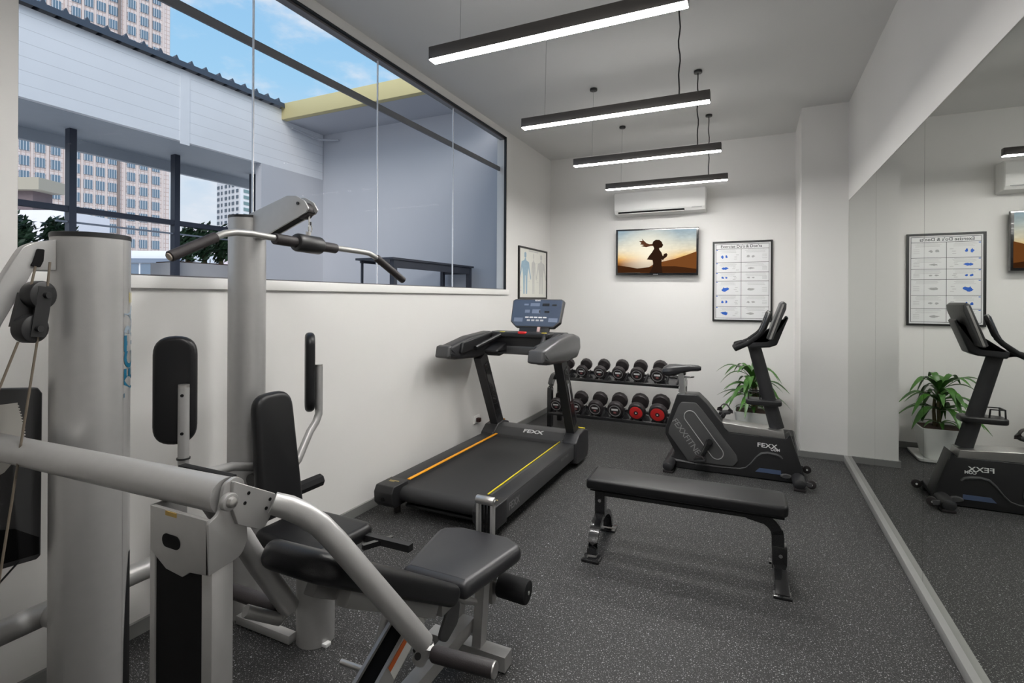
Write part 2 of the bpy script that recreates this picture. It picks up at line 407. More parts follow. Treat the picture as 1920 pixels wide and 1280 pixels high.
# ------------------------------------------------------------------ TELEVISION
TY = 6.375
t = thing('television', 'black flat screen television on the back wall showing a runner at sunset', 'television', (-1.08, TY, 2.065))
R = Matrix.Translation((-1.08, TY, 2.065)) @ Matrix.Rotation(math.radians(2.5), 4, 'X') @ Matrix.Rotation(math.radians(.8), 4, 'Y')
def tvb(x0, y0, z0, x1, y1, z1, bev=.003):
    b = MB(); b.box(((x0+x1)/2, (y0+y1)/2, (z0+z1)/2), (x1-x0, y1-y0, z1-z0), bev); bmesh.ops.transform(b.bm, matrix=R, verts=b.bm.verts); return b
tvb(-.484, -.0, -.281, .484, .045, .281).build('casing', bmetalM, t)
tvb(-.2, .045, -.1, .2, .0905, .1).build('wall_bracket', blackM, t)
m, nt = new_mat('screen_sunset'); N = nt.nodes
out = N.new('ShaderNodeOutputMaterial'); e = N.new('ShaderNodeEmission'); tc = N.new('ShaderNodeTexCoord'); sx = N.new('ShaderNodeSeparateXYZ')
lk(nt, tc.outputs['Object'], sx.inputs[0])
mr = N.new('ShaderNodeMapRange'); mr.inputs['From Min'].default_value = -.26; mr.inputs['From Max'].default_value = .26; lk(nt, sx.outputs['Z'], mr.inputs['Value'])
cr = N.new('ShaderNodeValToRGB'); els = cr.color_ramp.elements
els[0].position = 0; els[0].color = (*S(45, 26, 14), 1); els[1].position = 1; els[1].color = (*S(150, 172, 184), 1)
for p_, c_ in ((.10, S(88, 50, 22)), (.24, S(150, 96, 44)), (.335, S(222, 158, 70)), (.40, S(238, 200, 130)), (.55, S(232, 222, 196)), (.8, S(190, 200, 198))):
    q = els.new(p_); q.color = (*c_, 1)
lk(nt, mr.outputs['Result'], cr.inputs['Fac'])
vd = N.new('ShaderNodeVectorMath'); vd.operation = 'DISTANCE'; vd.inputs[1].default_value = (-.08, 0, .0); lk(nt, tc.outputs['Object'], vd.inputs[0])
gr = N.new('ShaderNodeMapRange'); gr.inputs['From Min'].default_value = 0.02; gr.inputs['From Max'].default_value = .40; gr.inputs['To Min'].default_value = .95; gr.inputs['To Max'].default_value = 0
lk(nt, vd.outputs['Value'], gr.inputs['Value'])
nz = N.new('ShaderNodeTexNoise'); nz.inputs['Scale'].default_value = 14; nz.inputs['Detail'].default_value = 5
mp = N.new('ShaderNodeMapping'); mp.inputs['Scale'].default_value = (1, 1, 2.6); lk(nt, tc.outputs['Object'], mp.inputs['Vector']); lk(nt, mp.outputs['Vector'], nz.inputs['Vector'])
nr = N.new('ShaderNodeMapRange'); nr.inputs['To Min'].default_value = .75; nr.inputs['To Max'].default_value = 1.25; lk(nt, nz.outputs['Fac'], nr.inputs['Value'])
sm = N.new('ShaderNodeVectorMath'); sm.operation = 'SCALE'; lk(nt, cr.outputs['Color'], sm.inputs[0]); lk(nt, nr.outputs['Result'], sm.inputs['Scale'])
mx = N.new('ShaderNodeMix'); mx.data_type = 'RGBA'; mx.inputs['B'].default_value = (1.0, .93, .74, 1)
lk(nt, gr.outputs['Result'], mx.inputs['Factor']); lk(nt, sm.outputs['Vector'], mx.inputs['A']); lk(nt, mx.outputs['Result'], e.inputs['Color'])
lk(nt, e.outputs[0], out.inputs['Surface']); scrM = m
scr = tvb(-.460, -.0015, -.252, .460, 0.001, .262, 0).build('screen', scrM, t)
def tvp(x, y, d):    # crop pixel (6.096 per photo pixel) -> screen plane
    X = (x-232)/(1130-232)*.932-.466; zt_ = 630+(575-630)*(x-232)/898; zb_ = 1105+(1085-1105)*(x-232)/898
    return R @ Vector((X, -.0015-d, .266-(y-zt_)/(zb_-zt_)*.518))
def tv_shape(name, pts, m, d): return MB().poly([tvp(x, y, d) for x, y in pts]).build(name, m, scr)
tv_shape('hillside', [(500, 1100), (640, 1010), (760, 965), (900, 930), (1020, 885), (1129, 840), (1129, 1085)], emis('screen_hill', S(120, 72, 36), 1), .0004)
tv_shape('hill_foreground', [(240, 1103), (233, 1020), (330, 1030), (470, 1050), (700, 1020), (900, 1015), (1129, 1040), (1129, 1084)], emis('screen_brush', S(66, 38, 20), 1), .0006)
tv_shape('ponytail', [(650, 765), (610, 770), (575, 760), (545, 735), (520, 708), (528, 735), (488, 740), (515, 757), (500, 775), (545, 782), (510, 795), (570, 806), (625, 790), (655, 790)], emis('screen_hair', S(92, 58, 40), 1), .0008)
tv_shape('runner', [(640, 770), (650, 740), (680, 718), (720, 718), (748, 742), (756, 765), (765, 775), (756, 790), (748, 805), (718, 812), (722, 832), (745, 860), (755, 890), (763, 905), (772, 880), (800, 866), (814, 885), (805, 908), (772, 935), (764, 952), (750, 940), (746, 1000), (760, 1094), (610, 1098), (640, 1045), (652, 990), (645, 952), (580, 945), (608, 900), (638, 862), (662, 820), (655, 800)],
         emis('screen_runner', S(48, 30, 20), 1), .001)
tvb(-.028, -.0016, -.273, .028, .002, -.267, 0).build('maker_mark', paleM, t)

# ------------------------------------------------------------------ POSTERS
PY = YB-.02
t = thing('framed_poster', 'black framed exercise chart with blue figures on the back wall right of the television', 'poster', (-.135, YB, 1.70))
def pp(x, y, d=0): return at(1320+x/6.74, 430+y/6.74, Y=PY+.004-d)
x0, x1, z0, z1 = -.445, .18, 1.245, 2.165; fw = .020
b = MB(); b.span((x0, PY-.004, z0), (x0+fw, YB, z1)); b.span((x1-fw, PY-.004, z0), (x1, YB, z1)); b.span((x0+fw, PY-.004, z0), (x1-fw, YB, z0+fw)); b.span((x0+fw, PY-.004, z1-fw), (x1-fw, YB, z1))
b.build('picture_frame', frameM, t)
sh = MB().span((x0+fw, PY+.006, z0+fw), (x1-fw, YB, z1-fw)).build('sheet', paperM, t)
ps = PY+.006
b = MB()
def pl(xa, za, xb, zb, yy=ps-.0008): b.span((xa, yy, za), (xb, ps-.0001, zb))
ix0, ix1, iz0, iz1 = x0+.036, x1-.036, z0+.036, z1-.036
def hl(z, th=.003): pl(ix0, z-th/2, ix1, z+th/2)
for z in (iz0, iz1): hl(z, .0045)
for x in (ix0, ix1): pl(x-.002, iz0, x+.002, iz1)
H = iz1-iz0; rows = [.062, .245, .378, .498, .688, .842]
for r_ in rows: hl(iz1-H*r_, .004)
xm = ix0+(ix1-ix0)*.485; pl(xm-.002, iz0, xm+.002, iz1-H*.062)
b.build('ruled_lines', inkM, sh)
text("Exercise Do's & Don'ts", .046, plane_fn(((x0+x1)/2-.01, ps-.0006, iz1-H*.031), (1, 0, 0), (0, 0, 1)), inkM, sh, 'title_lettering', bold=.0006)
bg = MB(); rnd = random.Random(3)
edges = [.062]+rows[1:]+[1.0]
def blob(B, cx_, cz, w_, h_, n=11):
    B.poly([Vector((cx_+w_/2*math.cos(a)*rnd.uniform(.45, 1.1), ps-.0006, cz+h_/2*math.sin(a)*rnd.uniform(.45, 1.1))) for a in [2*PI*k/n for k in range(n)]])
for k, (a_, c_) in enumerate(zip(edges, edges[1:])):
    zc_ = iz1-H*(a_+c_)/2-.012; hh = H*(c_-a_)*.42
    two = k in (0, 2, 4)
    if two:
        for q_ in ((.07, .035, .7), (.112, .030, .65)):
            bb = MB(); blob(bb, ix0+q_[0], zc_, q_[1], hh*q_[2]); bb.build('blue_figure', blueM, sh)
        blob(bg, xm+.075, zc_, .04, hh*.5); blob(bg, xm+.125, zc_, .04, hh*.45)
    else:
        bb = MB(); blob(bb, ix0+.095, zc_, .095, hh*.85, 15); bb.build('blue_figure', blueM, sh)
        blob(bg, xm+.10, zc_, .10, hh*.5, 15)
    MB().box((ix0+.012, ps-.0005, iz1-H*a_-.012), (.016, .0006, .008)).build('row_number_box', blueM, sh)
    for q in range(4):
        zz = iz1-H*a_-.010-q*.011
        bg.box((ix0+.13+rnd.uniform(-.01, .01), ps-.0004, zz), (.17+rnd.uniform(-.04, .02), .0006, .0022))
        bg.box((xm+.15+rnd.uniform(-.01, .01), ps-.0004, zz), (.20+rnd.uniform(-.04, .02), .0006, .0022))
    for q in range(3): bg.box((ix0+.21+rnd.uniform(-.02, .02), ps-.0004, zc_+hh*(.3-.35*q)), (.03, .0006, .004)); bg.box((xm+.24, ps-.0004, zc_+hh*(.3-.3*q)), (.05, .0006, .003))
bg.build('grey_figures', ginkM, sh)

t = thing('framed_chart', 'narrow black framed anatomy chart on the left wall behind the treadmill', 'poster', (XL, 5.88, 1.80))
y0, y1, z0, z1 = 5.43, 6.315, 1.49, 2.107; xs = XL+.022
b = MB(); b.span((XL, y0, z0), (xs, y0+fw, z1)); b.span((XL, y1-fw, z0), (xs, y1, z1)); b.span((XL, y0+fw, z0), (xs, y1-fw, z0+fw)); b.span((XL, y0+fw, z1-fw), (xs, y1-fw, z1))
b.build('picture_frame', frameM, t)
sh = MB().span((XL, y0+fw, z0+fw), (xs-.010, y1-fw, z1-fw)).build('sheet', creamM, t); xq = xs-.0095
def figure(yc, s, m, name):
    b = MB(); q = lambda pts: b.poly([Vector((xq, yc+y*s, 1.80+z)) for y, z in pts])
    q([(-.03, .19), (-.03, .235), (0, .25), (.03, .235), (.03, .19), (0, .175)])
    q([(-.015, .175), (.015, .175), (.03, .15), (.11, .13), (.09, .05), (.065, -.03), (-.065, -.03), (-.09, .05), (-.11, .13), (-.03, .15)])
    for k in (-1, 1):
        q([(k*.11, .13), (k*.135, .04), (k*.175, -.07), (k*.155, -.075), (k*.11, .02), (k*.09, .07)])
        q([(k*.065, -.03), (k*.008, -.03), (k*.015, -.14), (k*.02, -.25), (k*.055, -.25), (k*.06, -.13)])
    b.build(name, m, sh)
figure(5.62, 1, pblueM, 'front_figure'); figure(5.87, .5, mat('pale_ink', (.56, .56, .54), .5), 'side_figure'); figure(6.12, 1, mat('pale_ink', (.5, .5, .5), .5), 'rear_figure')
for k in range(16): MB().box((xq, random.choice((5.49, 5.755, 5.985, 6.26))+random.uniform(-.02, .02), random.uniform(1.56, 2.03)), (.0006, random.uniform(.03, .07), .003)).build('caption_line', mat('pale_ink2', (.55, .55, .54), .5), sh)
MB().box((xq, 5.87, 2.068), (.0006, .3, .012)).build('title_line', mat('pale_ink2', (.55, .55, .54), .5), sh)

# ------------------------------------------------------------------ DUMBBELL RACK + DUMBBELLS
t = thing('dumbbell_rack', 'black two tier dumbbell rack standing against the back wall', 'rack', (-1.45, 5.95, 0))
RX0, RX1 = -2.17, -.70
for xe in (RX0, RX1):
    fr_ = MB().rod([(xe, 5.70, 0), (xe, 5.70, .40)] + [(xe, 5.70+.14*(1-math.cos(a)), .40+.17*math.sin(a)) for a in [PI/2*k/6 for k in range(1, 7)]] + [(xe, 5.93, .575), (xe, 6.03, .585)], .05, .07).build('end_frame', bmetalM, t)
    MB().rod([(xe, 6.03, 0), (xe, 6.03, .6)], .05, .06).build('rear_leg', bmetalM, fr_)
for yc, zc in ((5.73, .19), (5.90, .575)):
    b = MB()
    for dy, dz in ((-.10, -.02), (.10, .045)):
        b.box(((RX0+RX1)/2, yc+dy, zc+dz), (RX1-RX0-.02, .045, .035), .004)
    b.box(((RX0+RX1)/2, yc, zc+.008), (RX1-RX0-.02, .205, .006), rot=(math.radians(18), 'X'))
    sh = b.build('shelf', bmetalM, t)
    b = MB()
    for k in range(13):
        xk = RX0+.06+k*(RX1-RX0-.12)/12
        b.box((xk, yc, zc+.02), (.014, .24, .03), rot=(math.radians(18), 'X'))
    b.build('shelf_saddles', blackM, sh)
ringM = mat('dumbbell_ring', (.55, .55, .55), .3, .8)
def dumbbell(r, L, redcap, group, label):
    t = thing('dumbbell', label, 'dumbbell', (0, 0, 0), group, local=True)
    MB().tube([(0, y, 0) for y in (-.07, -.035, 0, .035, .07)], [.013, .0155, .017, .0155, .013], 12).build('handle', chromeM, t)
    for sgn in (-1, 1):
        ya, yb = sgn*.06, sgn*(.06+L)
        h = MB().tube([(0, ya+(yb-ya)*k, 0) for k in (0, .06, .2, .8, .93, 1)], [r*.7, r*.92, r, r, r*.93, r*.72], 12).build('head', rubM, t)
        yy = yb
        if redcap:
            MB().tube([(0, yy-sgn*.004, 0), (0, yy+sgn*.003, 0), (0, yy+sgn*.004, 0)], [r*.74, r*.74, r*.70], 24).build('end_cap', redM, h)
            MB().cyl((0, yy, 0), (0, yy+sgn*.0055, 0), r*.24, seg=16).build('cap_centre', blackM, h)
            MB().cyl((0, yy, 0), (0, yy+sgn*.0065, 0), r*.09, seg=12).build('cap_bolt', whiteM, h)
        else:
            b = MB(); seg = 28; pr = [(r*.62, 0), (r*.62, .003), (r*.72, .003), (r*.72, 0)]
            b.loft([[Vector((rr*math.cos(a), yy+sgn*d, rr*math.sin(a))) for rr, d in pr] for a in [2*PI*k/seg for k in range(seg+1)]], cap=False)
            b.build('cap_ring', ringM, h)
            MB().box((0, yy+sgn*.001, r*.16), (r*.8, .002, r*.24)).build('weight_plate_print', whiteM, h)
            MB().box((0, yy+sgn*.001, -r*.22), (r*.34, .002, r*.22)).build('maker_mark', mat('dull_red_print', S(150, 90, 90), .5), h)
    return t
UX = [-2.03, -1.815, -1.60, -1.385, -1.175, -.955]
LX = [-2.06, -1.825, -1.60, -1.375, -1.145, -.92]
order = ['at the left end', 'second from the left', 'third from the left', 'third from the right', 'second from the right', 'at the right end']
tilt = math.radians(18)
for i, x in enumerate(UX):
    o = dumbbell(.067+.003*i, .062+.003*i, False, 'dumbbells on the upper shelf', 'black dumbbell on the upper rack shelf, '+order[i] + (', partly behind the bike saddle' if i == 5 else ''))
    o.location = (x, 5.885, .612+.067+.003*i+.005); o.rotation_euler.x = tilt
for i, x in enumerate(LX):
    red = i > 3
    lab = ('red ended dumbbell on the lower rack shelf, '+('left' if i == 4 else 'right')+' one of the pair') if red else 'black dumbbell on the lower rack shelf, '+order[i]+(' behind the treadmill post' if i == 0 else '')
    if i == 3: lab = 'black dumbbell on the lower rack shelf, just left of the red ended pair'
    o = dumbbell(.078+.004*i, .072+.004*i, red, 'dumbbells on the lower shelf', lab)
    o.location = (x, 5.72, .225+.078+.004*i+.005); o.rotation_euler.x = tilt

# ------------------------------------------------------------------ POTTED PLANT
pc = Vector((-.015, 6.15, 0))
t = thing('potted_plant', 'leafy green dragon plant in a white square pot behind the exercise bike', 'plant', pc)
def sqring(h, z, r=.03): return [Vector((p.x+pc.x, p.y+pc.y, z)) for p in rp([(-h, -h), (h, -h), (h, h), (-h, h)], r, 4)]
MB().loft([sqring(.19, .0), sqring(.205, .012), sqring(.21, .035), sqring(.2, .035), sqring(.15, .02)]).build('saucer', potM, t)
MB().loft([sqring(.125, .02), sqring(.13, .03), sqring(.178, .30), sqring(.18, .31), sqring(.165, .31), sqring(.16, .285)], cap=True).build('pot', potM, t)
MB().loft([sqring(.160, .28), sqring(.158, .298), sqring(.08, .305)]).build('soil', soilM, t)
b = MB()
for dx, dy, h in ((0, 0, .40), (.03, .02, .30)):
    b.tube([pc+Vector((dx, dy, .29)), pc+Vector((dx+.01, dy, .29+h*.5)), pc+Vector((dx, dy+.01, .29+h))], [.018, .015, .012], 8)
b.build('cane', stemM, t)
rnd = random.Random(11); b = MB()
def leaf(B, base, az, L, rise, droop, wd):
    n = 9; pts = []; c, s_ = math.cos(az), math.sin(az)
    for k in range(n+1):
        q = k/n; rr = L*(q*.92); z = rise*math.sin(min(1, q*1.3)*PI/2) - droop*q**2.2
        pts.append((Vector((c*rr, s_*rr, z))+base, wd*max(.06, math.sin(PI*min(1, q*.93+.06))**.8)))
    sd = Vector((-s_, c, 0)); rows_ = []
    for p, w_ in pts: rows_.append([B.bm.verts.new(p-sd*w_+Vector((0, 0, w_*.35))), B.bm.verts.new(p), B.bm.verts.new(p+sd*w_+Vector((0, 0, w_*.35)))])
    for a, c2 in zip(rows_, rows_[1:]):
        for k in (0, 1): B.bm.faces.new((a[k], a[k+1], c2[k+1], c2[k]))
for k in range(42):
    tier = k % 3; az = k*2.4+rnd.uniform(-.3, .3); h = .46+tier*.085+rnd.uniform(-.02, .02)
    L = rnd.uniform(.32, .47); 
    if math.sin(az) > .3: L *= .65
    if math.cos(az) > .5: L *= .88
    leaf(b, pc+Vector((0, 0, h)), az, L, rnd.uniform(.08, .18)*(.6+.35*tier), rnd.uniform(.10, .30), rnd.uniform(.022, .036))
for k in range(6): leaf(b, pc+Vector((0, 0, .33)), k*1.1+.4, rnd.uniform(.16, .26), .05, .09, .02)
for k in range(5): leaf(b, pc+Vector((0, 0, .62)), k*1.3, .12, .14, .02, .032)
b.build('foliage', leafM, t)
for k in range(3):
    pass

# ------------------------------------------------------------------ WALL SOCKET
t = thing('power_socket', 'white wall socket with dark plug low on the left wall beside the treadmill hood', 'socket', (XL, 4.55, .30))
MB().span((XL, 4.40, .27), (XL+.01, 4.52, .35), .003).build('face_plate', trimM, t)
MB().span((XL+.01, 4.44, .285), (XL+.05, 4.48, .325), .006).build('plug', mat('dark_red_plug', (.035, .012, .010), .5), t)

# ------------------------------------------------------------------ TREADMILL
TX = -1.885
t = thing('treadmill', 'dark grey treadmill with yellow edge lines along the left wall', 'treadmill', (TX, 3.7, 0))
ry0, ry1 = 2.97, 4.42       # rails
def side_rail(s):
    xi, xo = TX+s*.313, TX+s*.455
    a, c = min(xi, xo), max(xi, xo)
    prof = rp([(a, .10), (c, .10), (c, .195), (c-.012*(s > 0), .215), (a+.012*(s < 0), .215), (a, .20)], [0, .01, .01, .006, .006, .006], 3) if False else rp([(a, .085), (c, .085), (c, .215), (a, .215)], .014, 3)
    r_ = MB().slab(prof, ry1-ry0, 0, XZ(ry0)).build('side_rail', graphM if s > 0 else graphM, t)
    MB().span((a+.03*(s > 0)+.0, ry0, .2152), (c-.03*(s < 0), ry1-.03, .218), .001).build('foot_rail', dgraphM, r_)
    if s > 0: MB().span((TX+.308, ry0+.03, .214), (TX+.318, ry1-.04, .2205), .001).build('edge_line', yellowM, r_)
    else: MB().span((TX-.332, ry0+.03, .2155), (TX-.306, ry1-.04, .2225), .002).build('edge_line', orangeM, r_)
    # rear end cap
    cap = MB().slab(rp([(ry0-.17, .11), (ry0-.135, .075), (ry0+.012, .075), (ry0+.012, .222), (ry0-.15, .222), (ry0-.175, .18)], [.012, .012, 0, 0, .015, .02], 3), c-a+.012, .008, YZ(a-.006)).build('rear_cap', blackM, t)
    b = MB(); b.box(((a+c)/2, ry0-.045, .2225), (.075, .006, .0016)); b.box(((a+c)/2-.012, ry0-.062, .2225), (.045, .004, .0016)); b.build('cap_print', mat('pale_yellow_print', S(214, 190, 120), .5), cap)
    MB().cyl(((a+c)/2, ry0-.178, .135), ((a+c)/2, ry0-.165, .135), .014, seg=14).build('adjuster_hole', matteM, cap)
    return r_
rr = side_rail(1); side_rail(-1)
b = MB(); n = 9
prof = [(ry1, .150), (ry1, .195), (ry0-.04, .195)]+[(ry0-.04-.05*math.sin(a), .145+.05*math.cos(a)) for a in [PI*k/n for k in range(1, n)]]+[(ry0-.04, .095), (ry1, .095)]
b.slab(prof, .62, 0, YZ(TX-.31)); b.build('running_belt', beltM, t)
MB().span((TX-.31, ry0, .05), (TX+.31, ry1, .09)).build('deck_frame', blackM, t)
MB().cyl((TX-.3, ry0-.02, .06), (TX+.3, ry0-.02, .06), .012).build('rear_bar', blackM, t)
for s in (-1, 1):
    MB().cyl((TX+s*.38, ry0-.02, 0), (TX+s*.38, ry0-.02, .08), .025).build('foot', rubM, t)
    MB().cyl((TX+s*.40-.02, 4.50, .04), (TX+s*.40+.02, 4.50, .04), .04).build('front_wheel', rubM, t)
# motor hood
hp = [(4.36, .16), (4.37, .222), (4.46, .275), (4.58, .285), (4.66, .24), (4.68, .12), (4.64, .08), (4.36, .08)]
hood = MB().slab(rp(hp, .015, 3), .70, .012, YZ(TX-.35)).build('motor_hood', graphM, t)
for s in (-1, 1):
    a = TX+s*.41
    cb = MB().slab(rp([(4.34, .05), (4.35, .225), (4.44, .285), (4.60, .30), (4.70, .27), (4.72, .10), (4.68, .03), (4.42, .03)], .02, 3), .135, .012, YZ(a-.0675)).build('corner_cover', dgraphM, t)
    MB().tube([(a-s*.068, 4.37, .231), (a-s*.068, 4.455, .291), (a-s*.068, 4.56, .302)], .005, 6).build('cover_trim_line', tgreyM, cb)
    MB().tube([(a-.05, 4.50, .303), (a, 4.60, .307), (a+.06, 4.62, .300)], .006, 6).build('cover_accent', yellowM if s > 0 else mat('copper_accent', S(190, 140, 80), .4, .5), cb)
text('FEXX', .055, lambda x, y: Vector((TX+.03+x*1.5, 4.43+.0+y*.87*1.1, .2605+y*.48*1.1)), whiteM, hood, 'brand_lettering', bold=.002)
text('FEXX', .07, lambda x, y: Vector((TX+.4565, 3.10+x, .15+y)), mat('dull_print', (.22, .22, .22), .5), rr, 'brand_lettering', bold=.001)
text('FEXX FITNESS', .03, lambda x, y: Vector((TX+.4565, 4.10+x, .17+y)), mat('dull_print', (.22, .22, .22), .5), rr, 'model_lettering')
# posts
for s in (-1, 1):
    xp = TX+s*.385
    po = MB().rod([(xp, 4.52, .28), (xp, 4.16, .98)], .075, .125).build('upright', dgraphM, t)
    MB().rod([(xp+.0385, 4.475, .29+.07), (xp+.0385, 4.20, .90)], .004, .07).build('upright_panel', bmetalM, po)
    MB().rod([(xp-.0385, 4.475, .29+.07), (xp-.0385, 4.20, .90)], .004, .05).build('upright_panel', bmetalM, po)
    if s > 0:
        MB().rod([(xp+.041, 4.27, .76), (xp+.041, 4.34, .60)], .002, .02).build('model_lettering', paleM, po)
# arms
for s in (-1, 1):
    xa = TX+s*.41
    prof = rp([(3.56, 1.02), (3.58, 1.10), (3.95, 1.165), (4.33, 1.19), (4.47, 1.16), (4.49, 1.05), (4.40, .975), (4.05, .965), (3.70, .985)], [.03, .02, .05, .04, .04, .04, .04, .05, .03], 4)
    ar = MB().slab(prof, .125, .03, YZ(xa-.0625), 4).build('handrail', tgreyM if s > 0 else dgraphM, t)
    MB().slab(rp([(3.545, 1.015), (3.567, 1.105), (3.62, 1.115), (3.61, 1.0)], .015, 3), .13, .02, YZ(xa-.065)).build('handrail_cap', graphM, ar)
    MB().slab(rp([(3.72, 1.03), (3.75, 1.125), (4.30, 1.19), (4.30, 1.12), (4.0, 1.06)], .02, 3), .03, .01, YZ(xa-s*.075-.015)).build('inner_grip', blackM, ar)
MB().slab(rp([(4.28, 1.04), (4.25, 1.15), (4.33, 1.19), (4.47, 1.19), (4.50, 1.06), (4.40, 1.0)], .03, 4), .72, .01, YZ(TX-.36)).build('cross_console', dgraphM, t)
MB().span((TX-.28, 4.27, .985), (TX+.30, 4.35, 1.075), .02).build('cross_beam', tgreyM, t)
MB().slab(rp([(TX-.30, 4.22), (TX+.26, 4.22), (TX+.28, 4.36), (TX-.32, 4.36)], .02, 3), .045, .012, XY(1.145)).build('sensor_bar', blackM, t)
MB().slab(rp([(TX-.04, 4.212), (TX+.045, 4.212), (TX+.04, 4.26), (TX-.035, 4.26)], .02, 3), .022, .008, XY(1.178)).build('stop_button', redM, t)
for s in (-1, 1):
    MB().tube([(TX+s*.20, 4.27, 1.18), (TX+s*.24, 4.15, 1.14), (TX+s*.30, 3.92, 1.07)], .018, 10).build('pulse_grip', blackM, t)
    MB().box((TX+s*.205, 4.255, 1.187), (.045, .035, .016), .005).build('speed_button', mat('yellow_button', S(205, 190, 70), .4), t)
for s in (-1, 1): MB().slab(rp([(4.05, 1.03), (4.28, 1.10), (4.33, 1.0), (4.15, .98)], .03, 3), .14, .02, YZ(TX+s*.24-.07)).build('cup_holder', blackM, t)
# console
RC = Matrix.Translation((TX+.02, 4.46, 1.228)) @ Matrix.Rotation(math.radians(-22), 4, 'X') @ Matrix.Diagonal((1, 1, .90, 1))
def con(poly, t0, th, r): b = MB(); b.slab(poly, th, r, RC @ Matrix(((1, 0, 0, 0), (0, 0, 1, t0), (0, 1, 0, 0), (0, 0, 0, 1)))); return b
outl = rp([(-.19, 0), (.19, 0), (.25, .06), (.262, .30), (.235, .315), (-.235, .315), (-.262, .30), (-.25, .06)], .015, 3)
con_ = con(outl, 0, .05, .008).build('console', graphM, t)
face = con(inset([Vector(p) for p in outl], .012), -.003, .006, .001).build('console_face', lcdM, con_)
def cw(x, z, w_, h_, m, name): 
    b = MB(); b.box((x, -.0035, z), (w_, .002, h_)); bmesh.ops.transform(b.bm, matrix=RC, verts=b.bm.verts); return b.build(name, m, con_)
for x, z, w_, h_, m_ in ((-.11, .25, .045, .02, lcd2M), (-.02, .25, .095, .035, lcd2M), (.09, .25, .07, .028, blackM), (.175, .247, .045, .018, blackM), (-.09, .175, .05, .035, lcd2M), (0, .175, .08, .045, lcd2M), (.035, .175, .012, .03, blackM), (.11, .17, .05, .022, blackM), (-.17, .08, .09, .045, lcd2M), (.18, .08, .09, .045, lcd2M)):
    cw(x, z, w_, h_, m_, 'display_window')
for k in range(5): cw(-.085+k*.045, .108, .036, .014, whiteM, 'key')
for k in range(4): cw(-.065+k*.045, .076, .032, .018, mat('grey_key', (.45, .45, .46), .4), 'key')
text('FEXX', .024, lambda x, y: RC @ Vector((x, -.0045, .297+y)), whiteM, con_, 'brand_lettering', bold=.0008)
b = MB(); b.box((0, .02, -.035), (.30, .03, .08), .006); bmesh.ops.transform(b.bm, matrix=RC, verts=b.bm.verts); b.build('console_neck', blackM, con_)
b = MB(); b.box((.05, -.0, -.025), (.03, .01, .06), .003); bmesh.ops.transform(b.bm, matrix=RC, verts=b.bm.verts); b.build('safety_key', mat('pink_key', (.6, .42, .40), .5), con_)

# ------------------------------------------------------------------ EXERCISE BIKE
BY = 4.87; HW = .085
def bk(x, y, Y=BY-HW): p = at(1220+x/3.282, 540+y/3.282, Y=Y); return (p.x, p.z)
t = thing('exercise_bike', 'dark upright exercise bike standing in front of the potted plant', 'exercise bike', (-.2, BY, 0))
outer = [(168, 640), (296, 645), (352, 700), (452, 822), (490, 872), (838, 908), (868, 885), (962, 1150), (880, 1182), (150, 1092), (105, 1045), (150, 1015), (156, 992), (97, 885), (98, 845)]
pts = [Vector(bk(x, y)) for x, y in outer]
body = MB().slab(rp(pts, [.02, .03, .04, .02, .03, .002, .004, .02, .02, .03, .02, .02, .03, .05, .04], 4), 2*HW, .010, XZ(BY-HW), 3).build('body_shroud', mat('bike_black_plastic', (.014, .014, .015), .4, var=.1), t)
panel = rp([Vector(bk(x, y)) for x, y in [(178, 712), (196, 688), (285, 692), (325, 735), (540, 1015), (548, 1050), (520, 1082), (240, 1050), (118, 882), (122, 850)]], [.03, .03, .04, .03, .03, .03, .02, .02, .03, .03], 4)
for y, th in ((BY-HW-.012, .014), (BY+HW-.002, .014)): MB().slab(panel, th, .006, XZ(y), 3).build('side_panel', mat('bike_grey_panel', (.072, .072, .073), .45, .15, var=.05), body)
# light ring on side panel
def stadium(a, c, r, n=12):
    a, c = Vector(a), Vector(c); d = (c-a).normalized(); nrm = Vector((-d.y, d.x)); th = math.atan2(nrm.y, nrm.x)
    return [a+Vector((math.cos(th+k/n*PI), math.sin(th+k/n*PI)))*r for k in range(n+1)]+[c+Vector((math.cos(th+PI+k/n*PI), math.sin(th+PI+k/n*PI)))*r for k in range(n+1)]
def ring(B, loop, r, y): 
    L = [Vector((p.x, y, p.y)) for p in loop]; k = len(L); n = 6; rings = []
    for i in range(k):
        tn = (L[(i+1) % k]-L[i-1]).normalized(); nn = tn.cross(Vector((0, 1, 0)))
        rings.append([L[i]+(nn*math.cos(a)+Vector((0, 1, 0))*math.sin(a))*r for a in [2*PI*j/n for j in range(n)]])
    rings.append([v.copy() for v in rings[0]]); B.loft(rings, cap=False)
A, C_ = Vector(bk(252, 778)), Vector(bk(417, 1000)); rad = .052
for y in (BY-HW-.012, BY+HW+.012):
    b = MB(); ring(b, stadium(A, C_, rad), .0035, y); b.build('panel_outline', mat('pale_grey_trim', (.42, .42, .42), .4, .2), body)
dirp = (Vector(bk(300, 1010))-Vector(bk(150, 805))); Ld = dirp.length; dirp /= Ld; nrm = Vector((-dirp.y, dirp.x)); mid = (Vector(bk(155, 800))+Vector(bk(330, 1040)))/2
text('FEXXFITNESS', .074, lambda x, y: Vector((mid.x+dirp.x*x+nrm.x*y, BY-HW-.0128, mid.y+dirp.y*x+nrm.y*y)), mat('faint_print', (.26, .26, .26), .45), body, 'panel_lettering', spacing=.94)
lc = bk(725, 955)
text('FEXX', .062, lambda x, y: Vector((lc[0]+x, BY-HW-.001, lc[1]+y*.8-.02*x)), whiteM, body, 'brand_lettering', bold=.001, spacing=1.02)
lc2 = bk(776, 980)
text('COM', .03, lambda x, y: Vector((lc2[0]+x, BY-HW-.001, lc2[1]+y)), whiteM, body, 'model_lettering', bold=.001)
